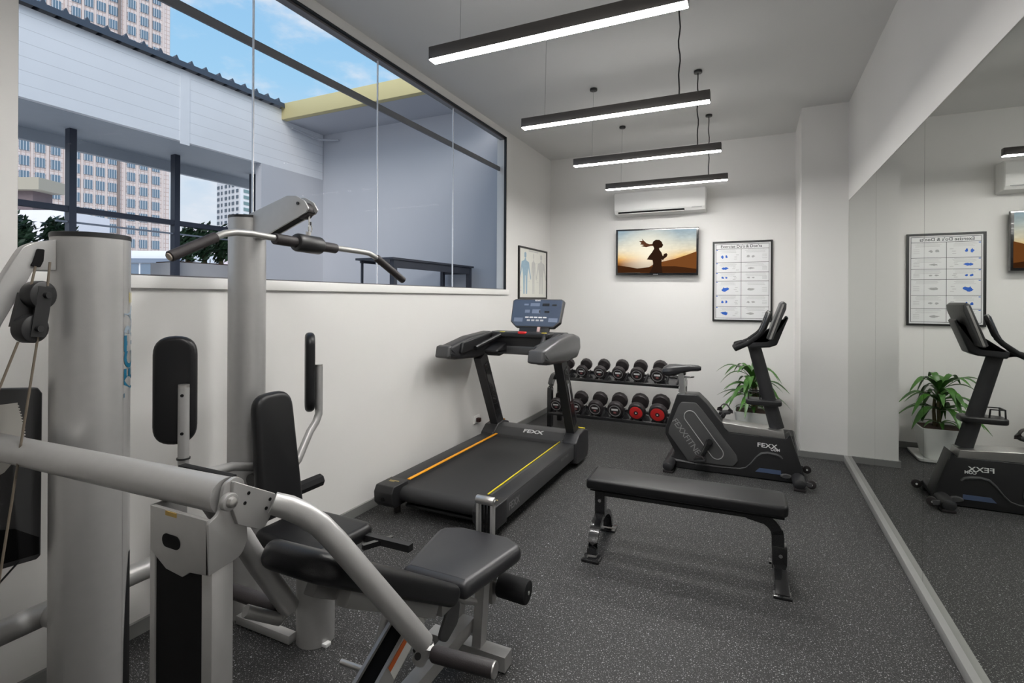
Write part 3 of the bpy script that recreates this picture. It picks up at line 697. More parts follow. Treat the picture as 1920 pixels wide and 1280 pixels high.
text('FEXX', .062, lambda x, y: Vector((lc[0]-x, BY+HW+.001, lc[1]+y*.8)), whiteM, body, 'brand_lettering', bold=.002)
MB().slab([Vector(bk(x, y)) for x, y in [(448, 812), (828, 868), (838, 912), (490, 872), (460, 845)]], 2*HW+.006, .006, XZ(BY-HW-.003)).build('top_deck', steelM, body)
pth = [(560, 1096), (595, 1090), (625, 1065), (660, 1025), (690, 1002), (730, 998), (780, 1008), (805, 1018), (820, 1035)]
for y in (BY-HW, BY+HW):
    MB().tube([Vector((bk(x, q)[0], y, bk(x, q)[1])) for x, q in [(100, 1040), (160, 1046), (300, 1070), (450, 1088)]+pth], [.016, .012, .008, .006, .006, .006, .006, .008, .010, .011, .012, .011, .008], 8).build('trim_line', graphM, body)
    MB().slab([Vector(bk(x, q)) for x, q in [(680, 1090), (812, 1106), (814, 1132), (655, 1112)]], .004, 0, XZ(y-.002-.002*(y < BY)+.001)).build('blue_badge', lbluM, body)
# feet
def foot(name, xc, zt_, wheels):
    f_ = MB().tube([Vector((xc, BY+k, .055)) for k in (-.27, -.262, -.24, .24, .262, .27)], [.02, .037, .042, .042, .037, .02], 12, flat=(.95, 1.15)).build(name, dgraphM, t)
    for s in (-1, 1):
        MB().box((xc, BY+s*.225, .012), (.085, .07, .024), .008).build('rubber_pad', rubM, f_)
        if wheels:
            MB().cyl((xc+.085, BY+s*.20-.014, .05), (xc+.085, BY+s*.20+.014, .05), .034, bev=.006).build('transport_wheel', rubM, f_)
            MB().cyl((xc+.085, BY+s*.20-.017, .05), (xc+.085, BY+s*.20+.017, .05), .008, seg=10).build('wheel_bolt', whiteM, f_)
            MB().rod([(xc+.02, BY+s*.225, .06), (xc+.085, BY+s*.222, .05)], .012, .03).build('wheel_bracket', graphM, f_)
foot('rear_stabiliser', -.672, .1, False); foot('front_stabiliser', .325, .1, True)
MB().tube([Vector((bk(845, 1140)[0], BY+k, bk(845, 1140)[1])) for k in (-.10, -.09, .09, .10)], [.02, .028, .028, .02], 10, flat=(.8, 1.6)).build('front_cover', graphM, t)
# mast
a, c = Vector(bk(788, 862)), Vector(bk(634, 325))
mast = MB().tube([Vector((a.x, BY, a.y)), Vector((c.x, BY, c.y))], [.056, .050], 16, flat=(1, .62)).build('mast', dgraphM, t)
tp = bk(700, 695)
tray = MB().slab(rp([(tp[0]-.135, BY-.085), (tp[0]+.14, BY-.075), (tp[0]+.14, BY+.075), (tp[0]-.135, BY+.085)], .05, 5), .045, .012, XY(tp[1]-.02)).build('bottle_tray', blackM, mast)
hx = bk(642, 640)
b = MB()
for dy in (-.05, .05):
    b.rod([(hx[0]-.045, BY+dy, tp[1]), (hx[0]-.042, BY+dy, tp[1]+.085), (hx[0]+.04, BY+dy, tp[1]+.085), (hx[0]+.048, BY+dy, tp[1])], .010, .010)
b.rod([(hx[0]-.042, BY-.05, tp[1]+.085), (hx[0]-.042, BY+.05, tp[1]+.085)], .01, .01); b.build('bottle_holder', blackM, tray)
# cradle, console, handlebars
cr_ = [Vector(bk(x, y, BY)) for x, y in [(590, 305), (720, 300), (758, 262), (835, 150), (846, 165), (778, 330), (735, 345), (600, 352)]]
MB().slab(rp(cr_, [.02, .01, .02, .01, .01, .02, .02, .02], 3), .16, .015, XZ(BY-.08)).build('console_cradle', dgraphM, t)
cp = [Vector(bk(x, y, BY)) for x, y in [(713, 285), (795, 75), (812, 64), (830, 78), (828, 110), (752, 290), (730, 298)]]
cs = MB().slab(rp(cp, .006, 2), .36, .008, XZ(BY-.18)).build('console', graphM, t)
fa, fb = Vector(bk(722, 282, BY)), Vector(bk(798, 88, BY)); dv = (fb-fa).normalized(); nv = Vector((-dv.y, dv.x))
b = MB(); cc = (fa+fb)/2+nv*.003
b.box((0, 0, 0), ((fb-fa).length*.86, .004, .30)); 
M = Matrix(((dv.x, nv.x, 0, cc.x), (0, 0, 1, BY), (dv.y, nv.y, 0, cc.y), (0, 0, 0, 1))); bmesh.ops.transform(b.bm, matrix=M, verts=b.bm.verts); b.build('console_face', bmetalM, cs)
MB().slab([Vector(bk(x, y, BY)) for x, y in [(728, 288), (806, 80), (816, 82), (740, 290)]], .368, 0, XZ(BY-.184)).build('console_edge', steelM, cs)
for s in (-1, 1):
    yy = BY+s*.21
    P3 = lambda x, y, Y_: Vector((bk(x, y, BY)[0], Y_, bk(x, y, BY)[1]))
    hb = MB().tube([P3(600, 330, BY), P3(560, 322, BY+s*.06), P3(525, 335, BY+s*.15), P3(530, 345, yy), P3(600, 315, yy), P3(660, 270, yy), P3(690, 240, yy)], [.02, .022, .022, .022, .02, .018, .018], 12).build('handlebar', foamM, t)
    MB().tube([P3(678, 250, yy), P3(695, 225, yy), P3(728, 140, yy), P3(734, 126, yy)], [.018, .022, .022, .014], 12).build('pulse_grip', bmetalM, hb)
# saddle
def sad(q):  # q from nose(1) to rear (0): (halfwidth, ztop, thickness)
    return None
xs0, zs = bk(75, 500, BY); xs1, _ = bk(315, 490, BY); ztop = bk(150, 455, BY)[1]; zn = bk(300, 462, BY)[1]
rings = []
for q, hw, zt2, zb2 in ((0, .03, ztop-.055, ztop-.085), (.05, .085, ztop-.03, ztop-.105), (.18, .105, ztop-.006, ztop-.115), (.35, .095, ztop-.002, ztop-.105), (.55, .055, zn-.004, zn-.075), (.75, .035, zn, zn-.06), (.93, .030, zn-.003, zn-.055), (1.0, .018, zn-.012, zn-.045)):
    x = xs0+(xs1-xs0)*q; n = 14; zc2, hz = (zt2+zb2)/2, (zt2-zb2)/2
    rings.append([Vector((x, BY+hw*math.cos(a), zc2+hz*math.copysign(abs(math.sin(a))**.7, math.sin(a)))) for a in [2*PI*k/n for k in range(n)]])
MB().loft(rings).build('saddle', gvinylM, t)
a, c = Vector(bk(208, 655, BY)), Vector(bk(196, 510, BY))
sp = MB().rod([(a.x, BY, a.y-.03), (c.x-.005, BY, c.y)], .045, .085).build('seat_post', mat('brushed_seat_post', (.55, .55, .55), .3, .9), t)
b = MB(); rl0 = bk(140, 532, BY); rl1 = bk(272, 538, BY)
for s in (-1, 1): b.tube([(rl0[0], BY+s*.03, rl0[1]+.01), (rl0[0]+.03, BY+s*.03, rl0[1]), (rl1[0]-.03, BY+s*.025, rl1[1]), (rl1[0], BY+s*.01, rl1[1]+.005)], .005, 6)
b.build('saddle_rail', chromeM, sp)
MB().span((c.x-.035, BY-.03, c.y-.02), (c.x+.035, BY+.03, c.y+.02), .008).build('saddle_clamp', blackM, sp)
# cranks and pedals
cc_ = Vector(bk(372, 930, BY-HW-.03))
pe = Vector(bk(318, 1030, BY-HW-.045))
cyn = BY-HW-.030
far = 2*cc_-pe
for s, e_ in ((-1, pe), (1, far+Vector((.035, .06)))):
    y_ = BY+s*(HW+.030)
    ck = MB().tube([Vector((cc_.x, y_, cc_.y)), Vector(((cc_.x+e_.x)/2, y_, (cc_.y+e_.y)/2)), Vector((e_.x, y_+s*.01, e_.y))], [.030, .022, .018], 12, flat=(1, .6)).build('crank', bmetalM, t)
    MB().cyl((cc_.x, y_-s*.04, cc_.y), (cc_.x, y_+s*.022, cc_.y), .024).build('crank_hub', blackM, ck)
    pd = MB().box((e_.x, y_+s*.075, e_.y-.005), (.10, .10, .028), .008, rot=(math.radians(-12), 'Y')).build('pedal', blackM, t)
    st = [Vector((e_.x+.045*math.cos(a_)-.0, y_+s*.07+.0, e_.y+.072*math.sin(a_))) for a_ in [PI*k/10-.1 for k in range(11)]]
    if s > 0: MB().rod(st, .045, .006).build('pedal_strap', rubM, pd)
    else: MB().rod([Vector((e_.x-.05, y_+s*.10, e_.y+.01)), Vector((e_.x-.03, y_+s*.10, e_.y+.035)), Vector((e_.x+.02, y_+s*.10, e_.y+.03)), Vector((e_.x+.05, y_+s*.10, e_.y-.005))], .04, .006).build('pedal_strap', rubM, pd)

# ------------------------------------------------------------------ FLAT BENCH
t = thing('flat_bench', 'plain black flat weight bench in the middle of the floor', 'bench', (-.372, 3.115, 0), rz=math.radians(1.8), local=True)
pad = [(-.535, -.13), (.535, -.13), (.535, .13), (-.535, .13)]
MB().slab(rp(pad, [.02, .05, .05, .02], 5), .062, .018, XY(.370), 5).build('pad', vinylM, t)
MB().box((0.0, 0, .362), (1.03, .20, .014)).build('pad_board', matteM, t)
ap = [(.34, 0, .335), (.39, 0, .325)]+[(.39+.10*math.sin(a), 0, .225+.10*math.cos(a)) for a in [PI/2*k/8 for k in range(2, 9)]]+[(.492, 0, .10), (.498, 0, .05)]
MB().rod([(-.45, 0, .330), (.34, 0, .335)], .05, .05).build('spine', bmetalM, t)
l1 = MB().rod(ap, .06, .055).build('curved_leg', bmetalM, t)
l2 = MB().rod([(-.475, 0, .36), (-.475, 0, .18)], .06, .055).build('leg', bmetalM, t)
arch = [(-.475, .20*math.cos(a)*1.02, .03+.155*math.sin(a)) for a in [PI*k/16 for k in range(17)]]
MB().rod([Vector(p)+Vector((0, 0, 0)) for p in arch], .055, .03).build('arched_foot', bmetalM, l2)
for s in (-1, 1):
    MB().box((-.475, s*.215, .008), (.10, .085, .016), .002).build('base_plate', bmetalM, l2)
MB().slab(rp([(-.2, .012), (.2, .012), (.2, .02), (.08, .09), (-.08, .09), (-.2, .02)], .01, 2), .066, .003, YZ(.467)).build('arched_foot', bmetalM, l1)
for s in (-1, 1):
    MB().box((.50, s*.185, .007), (.085, .07, .014), .002).build('base_plate', bmetalM, l1)
MB().box((.498, 0, .125), (.072, .066, .12), .003).build('leg_cuff', bmetalM, l1)
for o_, x, z in ((l1, .503, .135), (l2, -.475, .275)):
    MB().cyl((x, -.034, z), (x, -.028, z), .010, seg=10).build('bolt', chromeM, o_)

# ------------------------------------------------------------------ ADJUSTABLE BENCH
BX = -1.085
t = thing('adjustable_bench', 'grey framed incline bench with black pads and foam leg roller in the foreground', 'bench', (BX, 1.5, 0))
seat = [(-1.235, 1.635), (-.945, 1.635), (-.875, 2.0), (-.97, 2.05), (-1.20, 2.05), (-1.295, 2.0)]
ts = Matrix.Translation((0, 1.63, .386)) @ Matrix.Rotation(math.radians(.5), 4, 'X') @ Matrix.Translation((0, -1.63, 0))
MB().slab(rp(seat, [.03, .03, .06, .06, .06, .06], 5), .072, .030, ts, 5).build('seat_pad', gvinylM, t)
La = .76
Mb = Matrix.Translation((BX, 1.622, .452)) @ Matrix.Rotation(PI+0, 4, 'Z') @ Matrix.Rotation(math.radians(32), 4, 'X')
bp = [(-.115, .0), (.135, .0), (.135, La), (-.135, La)]
MB().slab(rp([(-.14, .0), (.14, 0), (.13, La), (-.13, La)], [.03, .03, .085, .085], 6), .075, .03, Mb @ Matrix.Translation((0, 0, -.07)), 5).build('back_pad', vinylM, t)
MB().box((0, .42, -.095), (.05, .72, .04)).bm
b = MB(); b.box((.06, .30, -.092), (.04, .52, .045), .003); b.box((-.06, .30, -.092), (.04, .52, .045), .003); b.box((0, .1, -.092), (.10, .04, .04), .003); b.box((0, .45, -.092), (.10, .04, .04), .003)
bmesh.ops.transform(b.bm, matrix=Mb, verts=b.bm.verts); b.build('back_frame', dsilverM, t)
MB().span((BX-.06, 1.60, .335), (BX+.06, 2.02, .388), .004).build('seat_frame', dsilverM, t)
bm_ = MB().rod([(BX, .86, .115), (BX, 1.90, .135)], .055, .055).build('base_beam', silverM, t)
MB().rod([(BX-.18, 1.89, .035), (BX+.19, 1.89, .035)], .065, .06).build('front_foot', silverM, t)
MB().rod([(BX-.24, .88, .035), (BX+.24, .88, .035)], .065, .06).build('rear_foot', silverM, t)
b = MB(); b.rod([(BX, .88, .06), (BX, .88, .12)], .05, .05); b.build('rear_foot_riser', silverM, t)
for s in (-1, 1):
    MB().rod([(BX+s*.055, 1.89, .06), (BX+s*.055, 1.93, .36)], .04, .05).build('upright', silverM, t)
cst = MB(); cst.rod([(BX, 1.57, .42), (BX, 1.02, .13)], .06, .07); cst.build('incline_strut', matteM, t)
sp_ = [o for o in t.children if o.name.startswith('incline_strut')][0]
for s in (-1, 1): MB().rod([(BX+s*.036, 1.56, .425), (BX+s*.036, 1.01, .135)], .012, .075).build('strut_edge', silverM, sp_)
lab = MB().rod([(BX+.0435, 1.50, .392), (BX+.0435, 1.33, .302)], .0012, .06).build('warning_label', lblM, sp_)
MB().rod([(BX+.0437, 1.455, .392), (BX+.0437, 1.32, .321)], .0014, .022).build('warning_label', olblM, sp_)
MB().tube([(BX-.11, 1.52, .40), (BX-.12, 1.38, .05)], .02, 12).build('rear_leg', silverM, t)
MB().cyl((BX-.24, 1.41, .205), (BX-.03, 1.43, .195), .010, seg=12).build('adjusting_pin', steelM, t)
MB().tube([(BX-.03, 1.78, .34), (BX+.01, 1.84, .26), (BX+.05, 1.92, .22), (BX+.03, 2.0, .23)], .015, 10).build('curved_cam', silverM, t)
MB().slab(rp([(1.62, .23), (1.70, .32), (1.78, .30), (1.76, .22), (1.68, .19)], .03, 4), .012, .002, YZ(BX+.02)).build('ratchet_plate', graphM, t)
dl = MB(); 
for s in (-1, 1): dl.span((BX-.02+s*.036-.007, 2.07, .20), (BX-.02+s*.036+.007, 2.10, .585), .003)
dl.span((BX-.063, 2.073, .205), (BX+.023, 2.097, .24)); dp = dl.build('leg_lever', silverM, t)
MB().cyl((BX-.066, 2.085, .578), (BX+.026, 2.085, .578), .020, bev=.003).build('lever_roller', steelM, dp)
for k in (-1, 0, 1): MB().rod([(BX-.02+k*.016, 2.085, .56), (BX-.02+k*.012, 2.085, .25)], .006, .012).build('strap', matteM, dp)
MB().cyl((BX+.026, 2.085, .578), (BX+.032, 2.085, .578), .010, seg=10).build('lever_bolt', chromeM, dp)
MB().rod([(BX+.06, 1.99, .34), (BX+.06, 1.99, .19)], .03, .04).build('roller_bracket', steelM, t)
MB().cyl((BX-.0, 2.02, .255), (BX+.225, 2.02, .25), .008).build('roller_axle', steelM, t)
fr = MB().cyl((BX+.085, 2.02, .255), (BX+.222, 2.02, .25), .050, bev=.008).build('foam_roller', foamM, t)

# ------------------------------------------------------------------ MULTI GYM
t = thing('multi_gym', 'large silver multi station gym with two round towers along the left wall', 'gym machine', (-1.9, 1.2, 0))
AC_, AR = Vector((-2.03, .98)), .107
def oval(z, k=1.0, n=48): return [Vector((AC_.x+AR*1.04*k*math.cos(2*PI*i/n), AC_.y+AR*k*math.sin(2*PI*i/n), z)) for i in range(n)]
def acyl(phi, z, d=.0015): return Vector((AC_.x+(AR*1.04+d)*math.cos(phi), AC_.y+(AR+d)*math.sin(phi), z))
tow = MB().loft([oval(0), oval(1.692)]).build('weight_tower', silverM, t)
MB().loft([oval(1.690, 1.012), oval(1.704, 1.012), oval(1.706, .99)]).build('tower_cap', blackM, tow)
b = MB()
n = 10; zs_ = [.04+(.62-.04)*k/n for k in range(n+1)]
b.loft([[acyl(math.radians(a), z, .001) for a in (27+17*(k/n)**3, 34+12*(k/n)**3, 47, 54)] for k, z in enumerate(zs_)], close=False, cap=False); b.build('cable_slot', matteM, tow)
PH = math.radians(45)
b = MB(); b.loft([[acyl(math.radians(a), z, .0008) for a in (24.2, 24.9)] for z in (.0, 1.69)], close=False, cap=False); b.build('panel_seam', dsilverM, tow)
for s_, zc, m_ in (('VECT', 1.262, tealM), ('RA', 1.41, lteal)):
    text(s_, .085, lambda x, y: acyl(PH+(-y)/AR*-1*-1, zc+x), m_, tow, 'brand_lettering', bold=.003)
MB().poly([acyl(math.radians(a), z, .0014) for a, z in ((42, 1.478), (66, 1.478), (66, 1.512), (42, 1.512))]).build('brand_dot', yellowM, tow)
# base tube
MB().tube([(-2.25, .1, .385), (-2.25, 1.68, .385)], .040, 20).build('base_tube', silverM, t)
MB().tube([(-2.25, .95, .385), (-2.06, .97, .385)], .034, 14).build('base_tube_stub', silverM, t)
MB().tube([(-2.25, .16, .385), (-2.25, .16, .0)], .04, 16).build('base_tube_leg', silverM, t)
# tower bracket, pulley, shroud at the left edge
pb = [(99, 458), (60, 463), (37, 471), (26, 486), (0, 527), (-60, 640), (-60, 730), (0, 614), (45, 537), (56, 516), (99, 516)]
P2 = lambda u, v, X: (lambda p: (p.y, p.z))(at(u, v, X=X))
MB().slab(rp([Vector(P2(u, v, -2.03)) for u, v in pb], [.0, .02, .04, .03, .02, 0, 0, .02, .02, .01, 0], 3), .035, .003, YZ(-2.045)).build('tower_bracket', silverM, t)
MB().slab(rp([Vector(P2(u, v, -2.0)) for u, v in [(70, 475), (84, 476), (82, 498), (76, 510), (57, 508), (62, 500)]], .004, 2), .006, .001, YZ(-2.008)).build('bracket_slot', matteM, t)
pc1, pc2 = at(72, 562, X=-1.97), at(57, 625, X=-1.97)
PXA = Vector((.94, .34, 0)).normalized()
hs = MB(); hs.rod([pc1-PXA*.012, pc2-PXA*.012], .024, .076)
for c_ in (pc1, pc2): hs.cyl(c_-PXA*.02, c_+PXA*.02, .043, seg=28, bev=.006)
hs_ = hs.build('pulley_block', blackM, t)
hs2 = MB(); hs2.rod([pc1+PXA*.024+Vector((0, 0, .025)), pc2+PXA*.024+Vector((0, 0, -.025))], .008, .036); hs2.build('pulley_plate', blackM, hs_)
b = MB(); b.cyl(pc1+PXA*.02, pc1+PXA*.036, .010, seg=12); b.cyl(pc2+PXA*.02, pc2+PXA*.036, .010, seg=12); b.build('pulley_bolt', blackM, hs_)
for k, (a_, c_) in enumerate((((66, 508), (58, 545)), ((93, 500), (89, 545)), ((35, 650), (-20, 790)), ((72, 640), (2, 1110)))):
    MB().tube([at(*a_, X=-1.955), at(*c_, X=-1.955)], .0035, 8).build('cable', cableM, t)
MB().tube([at(40, 1062, X=-2.15), at(-20, 1130, X=-2.1)], .003, 8).build('cable', blackM, t)
shp = [Vector(P2(u, v, -2.2)) for u, v in [(-80, 740), (70, 735), (78, 745), (78, 1048), (70, 1056), (-80, 1100)]]
shr = MB().slab(rp(shp, .008, 3), .03, .006, YZ(-2.215)).build('shroud_panel', graphM, t)
MB().slab([Vector(P2(u, v, -2.19)) for u, v in [(-80, 1010), (30, 1000), (76, 1015), (76, 1046), (-80, 1092)]], .004, 0, YZ(-2.187)).build('shroud_recess', matteM, shr)
tooth = [(-70, 778), (34, 764)]
for k in range(14):
    q = k/13; y_ = 768+q*70; x_ = 37+13*math.sin(q*PI*.55); tooth += [(x_-3, y_), (x_, y_+1), (x_, y_+3.2), (x_-3, y_+3.4)]
tooth += [(40, 860), (10, 895), (-70, 940)]
MB().slab([Vector(P2(u, v, -2.185)) for u, v in tooth], .003, 0, YZ(-2.184)).build('toothed_sticker', mat('cream_sticker', (.62, .60, .56), .5, var=.03), shr)
# press beam and post
PYB = .80
z_b = 1.043
beam = MB().tube([(-2.40, PYB-.01, z_b-.025), (-1.098, PYB, z_b)], .0405, 28).build('press_beam', silverM, t)
MB().box((-1.20, PYB+.022, z_b+.034), (.19, .02, .008), .002).build('beam_strip', matteM, beam)
post = MB().span((-1.122, .757, 0), (-1.086, .810, .895), .003).build('press_post', silverM, t)
MB().span((-1.312, .757, 0), (-1.292, .835, 1.0), .002).build('post_flange', silverM, post)
MB().span((-1.292, .761, 0), (-1.122, .80, .93)).build('post_backing', matteM, post)
q = [(-1.293, 1.005), (-1.092, 1.005), (-1.085, .885), (-1.150, .878), (-1.175, .862), (-1.235, .868), (-1.293, .90)]
br_ = MB().slab(rp(q, [0, .0, .004, .004, .006, .006, 0], 3), .010, .001, XZ(.748)).build('bracket', silverM, t)
MB().slab(stadium((-1.232, .935), (-1.198, .935), .0155), .003, 0, XZ(.7465)).build('bracket_hole', matteM, br_)
MB().span((-1.236, .7465, .993), (-1.196, .7485, 1.003)).build('yellow_label', yelLblM, br_)
sdp = [(.748, .885), (.748, 1.00), (.772, 1.012), (.785, 1.075), (.815, 1.085), (.835, 1.07), (.845, .93), (.83, .895)]
MB().slab(rp(sdp, [.0, .01, .02, .02, .02, .02, .03, .03], 4), .010, .001, YZ(-1.094)).build('side_bracket', silverM, br_)
bc = at(435, 946, X=-1.075)
bo = MB().cyl(bc-Vector((.012, 0, 0)), bc+Vector((.004, 0, 0)), .020, bev=.003).build('pivot_washer', silverM, br_)
MB().tube([bc, bc+Vector((.006, 0, 0)), bc+Vector((.013, 0, 0)), bc+Vector((.016, 0, 0))], [.0125, .0125, .010, .005], 16).build('pivot_bolt', steelM, br_)
pv = [(442, 907), (520, 929), (518, 950), (513, 968), (501, 992), (491, 997), (479, 995), (450, 988), (440, 960)]
ap_ = MB().slab(rp([Vector(P2(u, v, -1.075)) for u, v in pv], [.004, .004, .01, .01, .01, .01, .01, .0, 0], 3), .012, .002, YZ(-1.086)).build('arm_plate', silverM, t)
for u, v in ((470, 929), (463, 948), (510, 940), (503, 957)):
    c_ = at(u, v, X=-1.074); MB().cyl(c_-Vector((.002, 0, 0)), c_+Vector((.001, 0, 0)), .0042, seg=10).build('plate_hole', matteM, ap_)
path = [(515, 947, -1.065), (545, 955, -1.04), (575, 968, -1.015), (605, 988, -.985), (635, 1018, -.955), (665, 1052, -.925), (700, 1092, -.895), (740, 1137, -.86), (775, 1177, -.83), (802, 1207, -.805)]
arm = MB().tube([at(u, v, X=X) for u, v, X in path], [.026]+[.0285]*8+[.027], 22).build('press_arm', silverM, t)
e0 = at(802, 1207, X=-.805); g1 = at(935, 1256, Y=e0.y+.01)
MB().cyl(at(808, 1215, X=-.80)+Vector((-.035, 0, 0)), at(815, 1222, X=-.79), .022, bev=.004).build('arm_knuckle', blackM, arm)
gs = at(818, 1226, Y=e0.y)
MB().tube([gs, gs.lerp(g1, .04), gs.lerp(g1, .96), g1], [.018, .0215, .0215, .019], 14).build('handgrip', rubM, arm)
MB().cyl(gs.lerp(g1, .985), gs.lerp(g1, 1.01), .020, seg=14).build('grip_ring', steelM, arm)
MB().tube([e0+Vector((.01, 0, 0)), at(792, 1240, X=-.82)], .020, 14).build('arm_stub', silverM, arm)
sc_ = at(790, 1232, X=-.80)
MB().cyl(sc_, sc_+(Vector((0, 0, HC))-sc_).normalized()*.004, .009, seg=12).build('stub_bore', matteM, arm)
path = [(430, 985, -1.24), (455, 1008, -1.235), (490, 1062, -1.23), (525, 1110, -1.225), (548, 1142, -1.22)]
arm2 = MB().tube([Vector((-1.25, .86, 1.0))]+[at(u, v, X=X) for u, v, X in path], .0285, 20).build('press_arm', silverM, t)
g0 = at(530, 1143, X=-1.235); g1 = at(440, 1112, Y=g0.y)
MB().tube([g0, g0.lerp(g1, .06), g0.lerp(g1, .94), g1], [.018, .0215, .0215, .018], 14).build('handgrip', rubM, arm2)
e2 = at(548, 1142, X=-1.22)
MB().tube([e2, at(530, 1165, X=-1.225), at(462+4, 1150, X=-1.26)], .017, 12).build('arm_stub', dsilverM, arm2)
# column station
CC = Vector((-2.20, 1.705)); CR = .082
col = MB().cyl((CC.x, CC.y, 0), (CC.x, CC.y, 1.872), CR, seg=40).build('column', silverM, t)
MB().cyl((CC.x, CC.y, 1.870), (CC.x, CC.y, 1.882), CR*1.015, seg=40).build('column_cap', blackM, col)
lp = [(CC.x-.02, 1.80), (CC.x-.02, 1.895), (-1.965, 1.965), (-1.86, 1.985), (-1.80, 1.945), (-1.775, 1.90), (-1.79, 1.875), (-1.85, 1.84), (CC.x+.12, 1.735), (CC.x+.05, 1.71)]
lp = [(-2.22, 1.765), (-2.20, 1.875), (-1.905, 1.955), (-1.85, 1.95), (-1.80, 1.925), (-1.775, 1.89), (-1.79, 1.872), (-1.874, 1.843), (-2.06, 1.775)]
la = MB()
for dy in (-.030, .022): la.slab(rp(lp, [0, 0, .04, .02, .02, .012, .01, .02, .02], 4), .008, .001, XZ(CC.y+dy))
lat = la.build('lat_arm', silverM, t)
MB().slab([Vector(p) for p in [(-2.06, 1.777), (-1.874, 1.845), (-1.785, 1.875), (-1.80, 1.89), (-1.88, 1.865), (-2.08, 1.80)]], .045, 0, XZ(CC.y-.0235)).build('lat_arm_lining', matteM, lat)
MB().cyl((-1.825, CC.y-.018, 1.885), (-1.825, CC.y+.018, 1.885), .038, bev=.006).build('pulley', rubM, lat)
MB().cyl((-1.835, CC.y-.036, 1.915), (-1.835, CC.y+.036, 1.915), .007, seg=12).build('pulley_bolt', blackM, lat)
MB().tube([(-1.80, CC.y, 1.86), (-1.80, CC.y, 1.785)], .0035, 8).build('cable', mat('pale_cable', (.42, .41, .39), .5), lat)
# fly arms
for s, yc, xp_ in ((-1, 1.235, -2.0), (1, 2.04, -2.11)):
    nx = Vector((-.66, -s*.75, 0)).normalized(); sd = Vector((-nx.y, nx.x, 0))
    zc = 1.14 if s < 0 else 1.105
    Mx = Matrix(((sd.x, 0, nx.x, xp_), (sd.y, 0, nx.y, yc), (0, 1, 0, zc), (0, 0, 0, 1)))
    fa_ = MB()
    pb_ = Vector((xp_, yc, 0)) - nx*.022 - sd*(.042 if s < 0 else 0)
    top = 1.155 if s < 0 else 1.13
    pt = [Vector((pb_.x, pb_.y, top)), Vector((pb_.x, pb_.y, .90))]
    tgt = Vector((-2.08, CC.y+s*.12, .62))
    if s < 0: pt += [Vector((pb_.x, pb_.y, .86)), Vector((pb_.x-.01, pb_.y+.03, .83)), Vector((pb_.x-.02, pb_.y+.09, .80)), Vector((-2.06, CC.y-.18, .76)), Vector((-2.08, CC.y-.06, .72))]
    else: pt += [Vector((pb_.x, pb_.y, .88)), Vector((pb_.x, pb_.y-.02, .84)), Vector((pb_.x, pb_.y-.06, .80)), Vector((-2.08, CC.y+.2, .68)), Vector((-2.09, CC.y+.06, .55))]
    fl = fa_.tube(pt, .0195, 16).build('fly_arm', silverM, t)
    MB().tube([pt[0], pt[0]+Vector((0, 0, .012))], .019, 14).build('arm_cap', steelM, fl)
    if s < 0:
        MB().cyl(Vector((pb_.x, pb_.y, .885)), Vector((pb_.x, pb_.y, .891)), .0235, seg=16).build('arm_collar', blackM, fl)
        for zz in (1.128, .985):
            cpt = Vector((pb_.x, pb_.y, zz)) - nx*.0185; MB().cyl(cpt, cpt-nx*.003, .006, seg=10).build('arm_hole', matteM, fl)
    w2 = .074 if s < 0 else .08
    MB().slab(rp([(-w2, -.208), (w2, -.208), (w2, .208), (-w2, .208)], .075, 7), .048, .020, Mx, 5).build('fly_pad', vinylM, fl)
MB().cyl((-2.08, CC.y-.07, .66), (-2.08, CC.y+.07, .66), .03).build('fly_pivot', blackM, t)
MB().cyl((-2.085, 1.80, .53), (-2.085, 2.06, .53), .034, seg=8, bev=.004).build('hip_roller', foamM, t)
# back pad and seat of the column station
Mk = Matrix.Translation((-2.06, CC.y-.005, 1.055)) @ Matrix.Rotation(math.radians(-7), 4, 'Y') @ Matrix(((0, 0, 1, 0), (1, 0, 0, 0), (0, 1, 0, 0), (0, 0, 0, 1)))
MB().slab(rp([(-.118, -.56), (.118, -.56), (.102, 0), (-.102, 0)], [.03, .03, .085, .085], 7), .06, .026, Mk, 5).build('back_pad', vinylM, t)
MB().rod([(-2.13, CC.y, .75), (-2.025, CC.y, .735)], .05, .05).build('back_pad_mount', silverM, t)
PC = Vector((-1.745, 1.70))
ped = MB().cyl((PC.x, PC.y, 0), (PC.x, PC.y, .40), .080, seg=36).build('seat_pedestal', silverM, t)
MB().box((PC.x+.082, PC.y-.02, .008), (.03, .03, .016), .003).build('floor_tab', whiteM, ped)
MB().slab(rp([(-1.97, 1.55), (-1.56, 1.52), (-1.54, 1.86), (-1.97, 1.86)], .06, 6), .068, .028, XY(.42), 5).build('seat_pad', vinylM, t)
MB().span((-1.86, 1.66, .395), (-1.66, 1.75, .422)).build('seat_plate', dsilverM, t)
MB().span((CC.x+.07, 1.60, .012), (PC.x-.05, 1.64, .05), .003).build('base_bar', silverM, t)
lb = MB().rod([(-1.66, 1.80, .44), (-1.31, 1.80, .443)], .03, .03).build('leg_extension_bar', blackM, t)
MB().rod([(-1.50, 1.72, .44), (-1.44, 1.84, .44)], .02, .022).build('bar_cross_piece', bmetalM, lb)
MB().tube([(-1.545, 1.69, .44), (-1.55, 1.69, .42), (-1.56, 1.68, .395)], .008, 8).build('hook', whiteM, lb)
b = MB(); b.tube([(-2.14, 1.45, .50), (-1.98, 1.50, .47)], .03, 14); b.build('frame_stub', silverM, t)

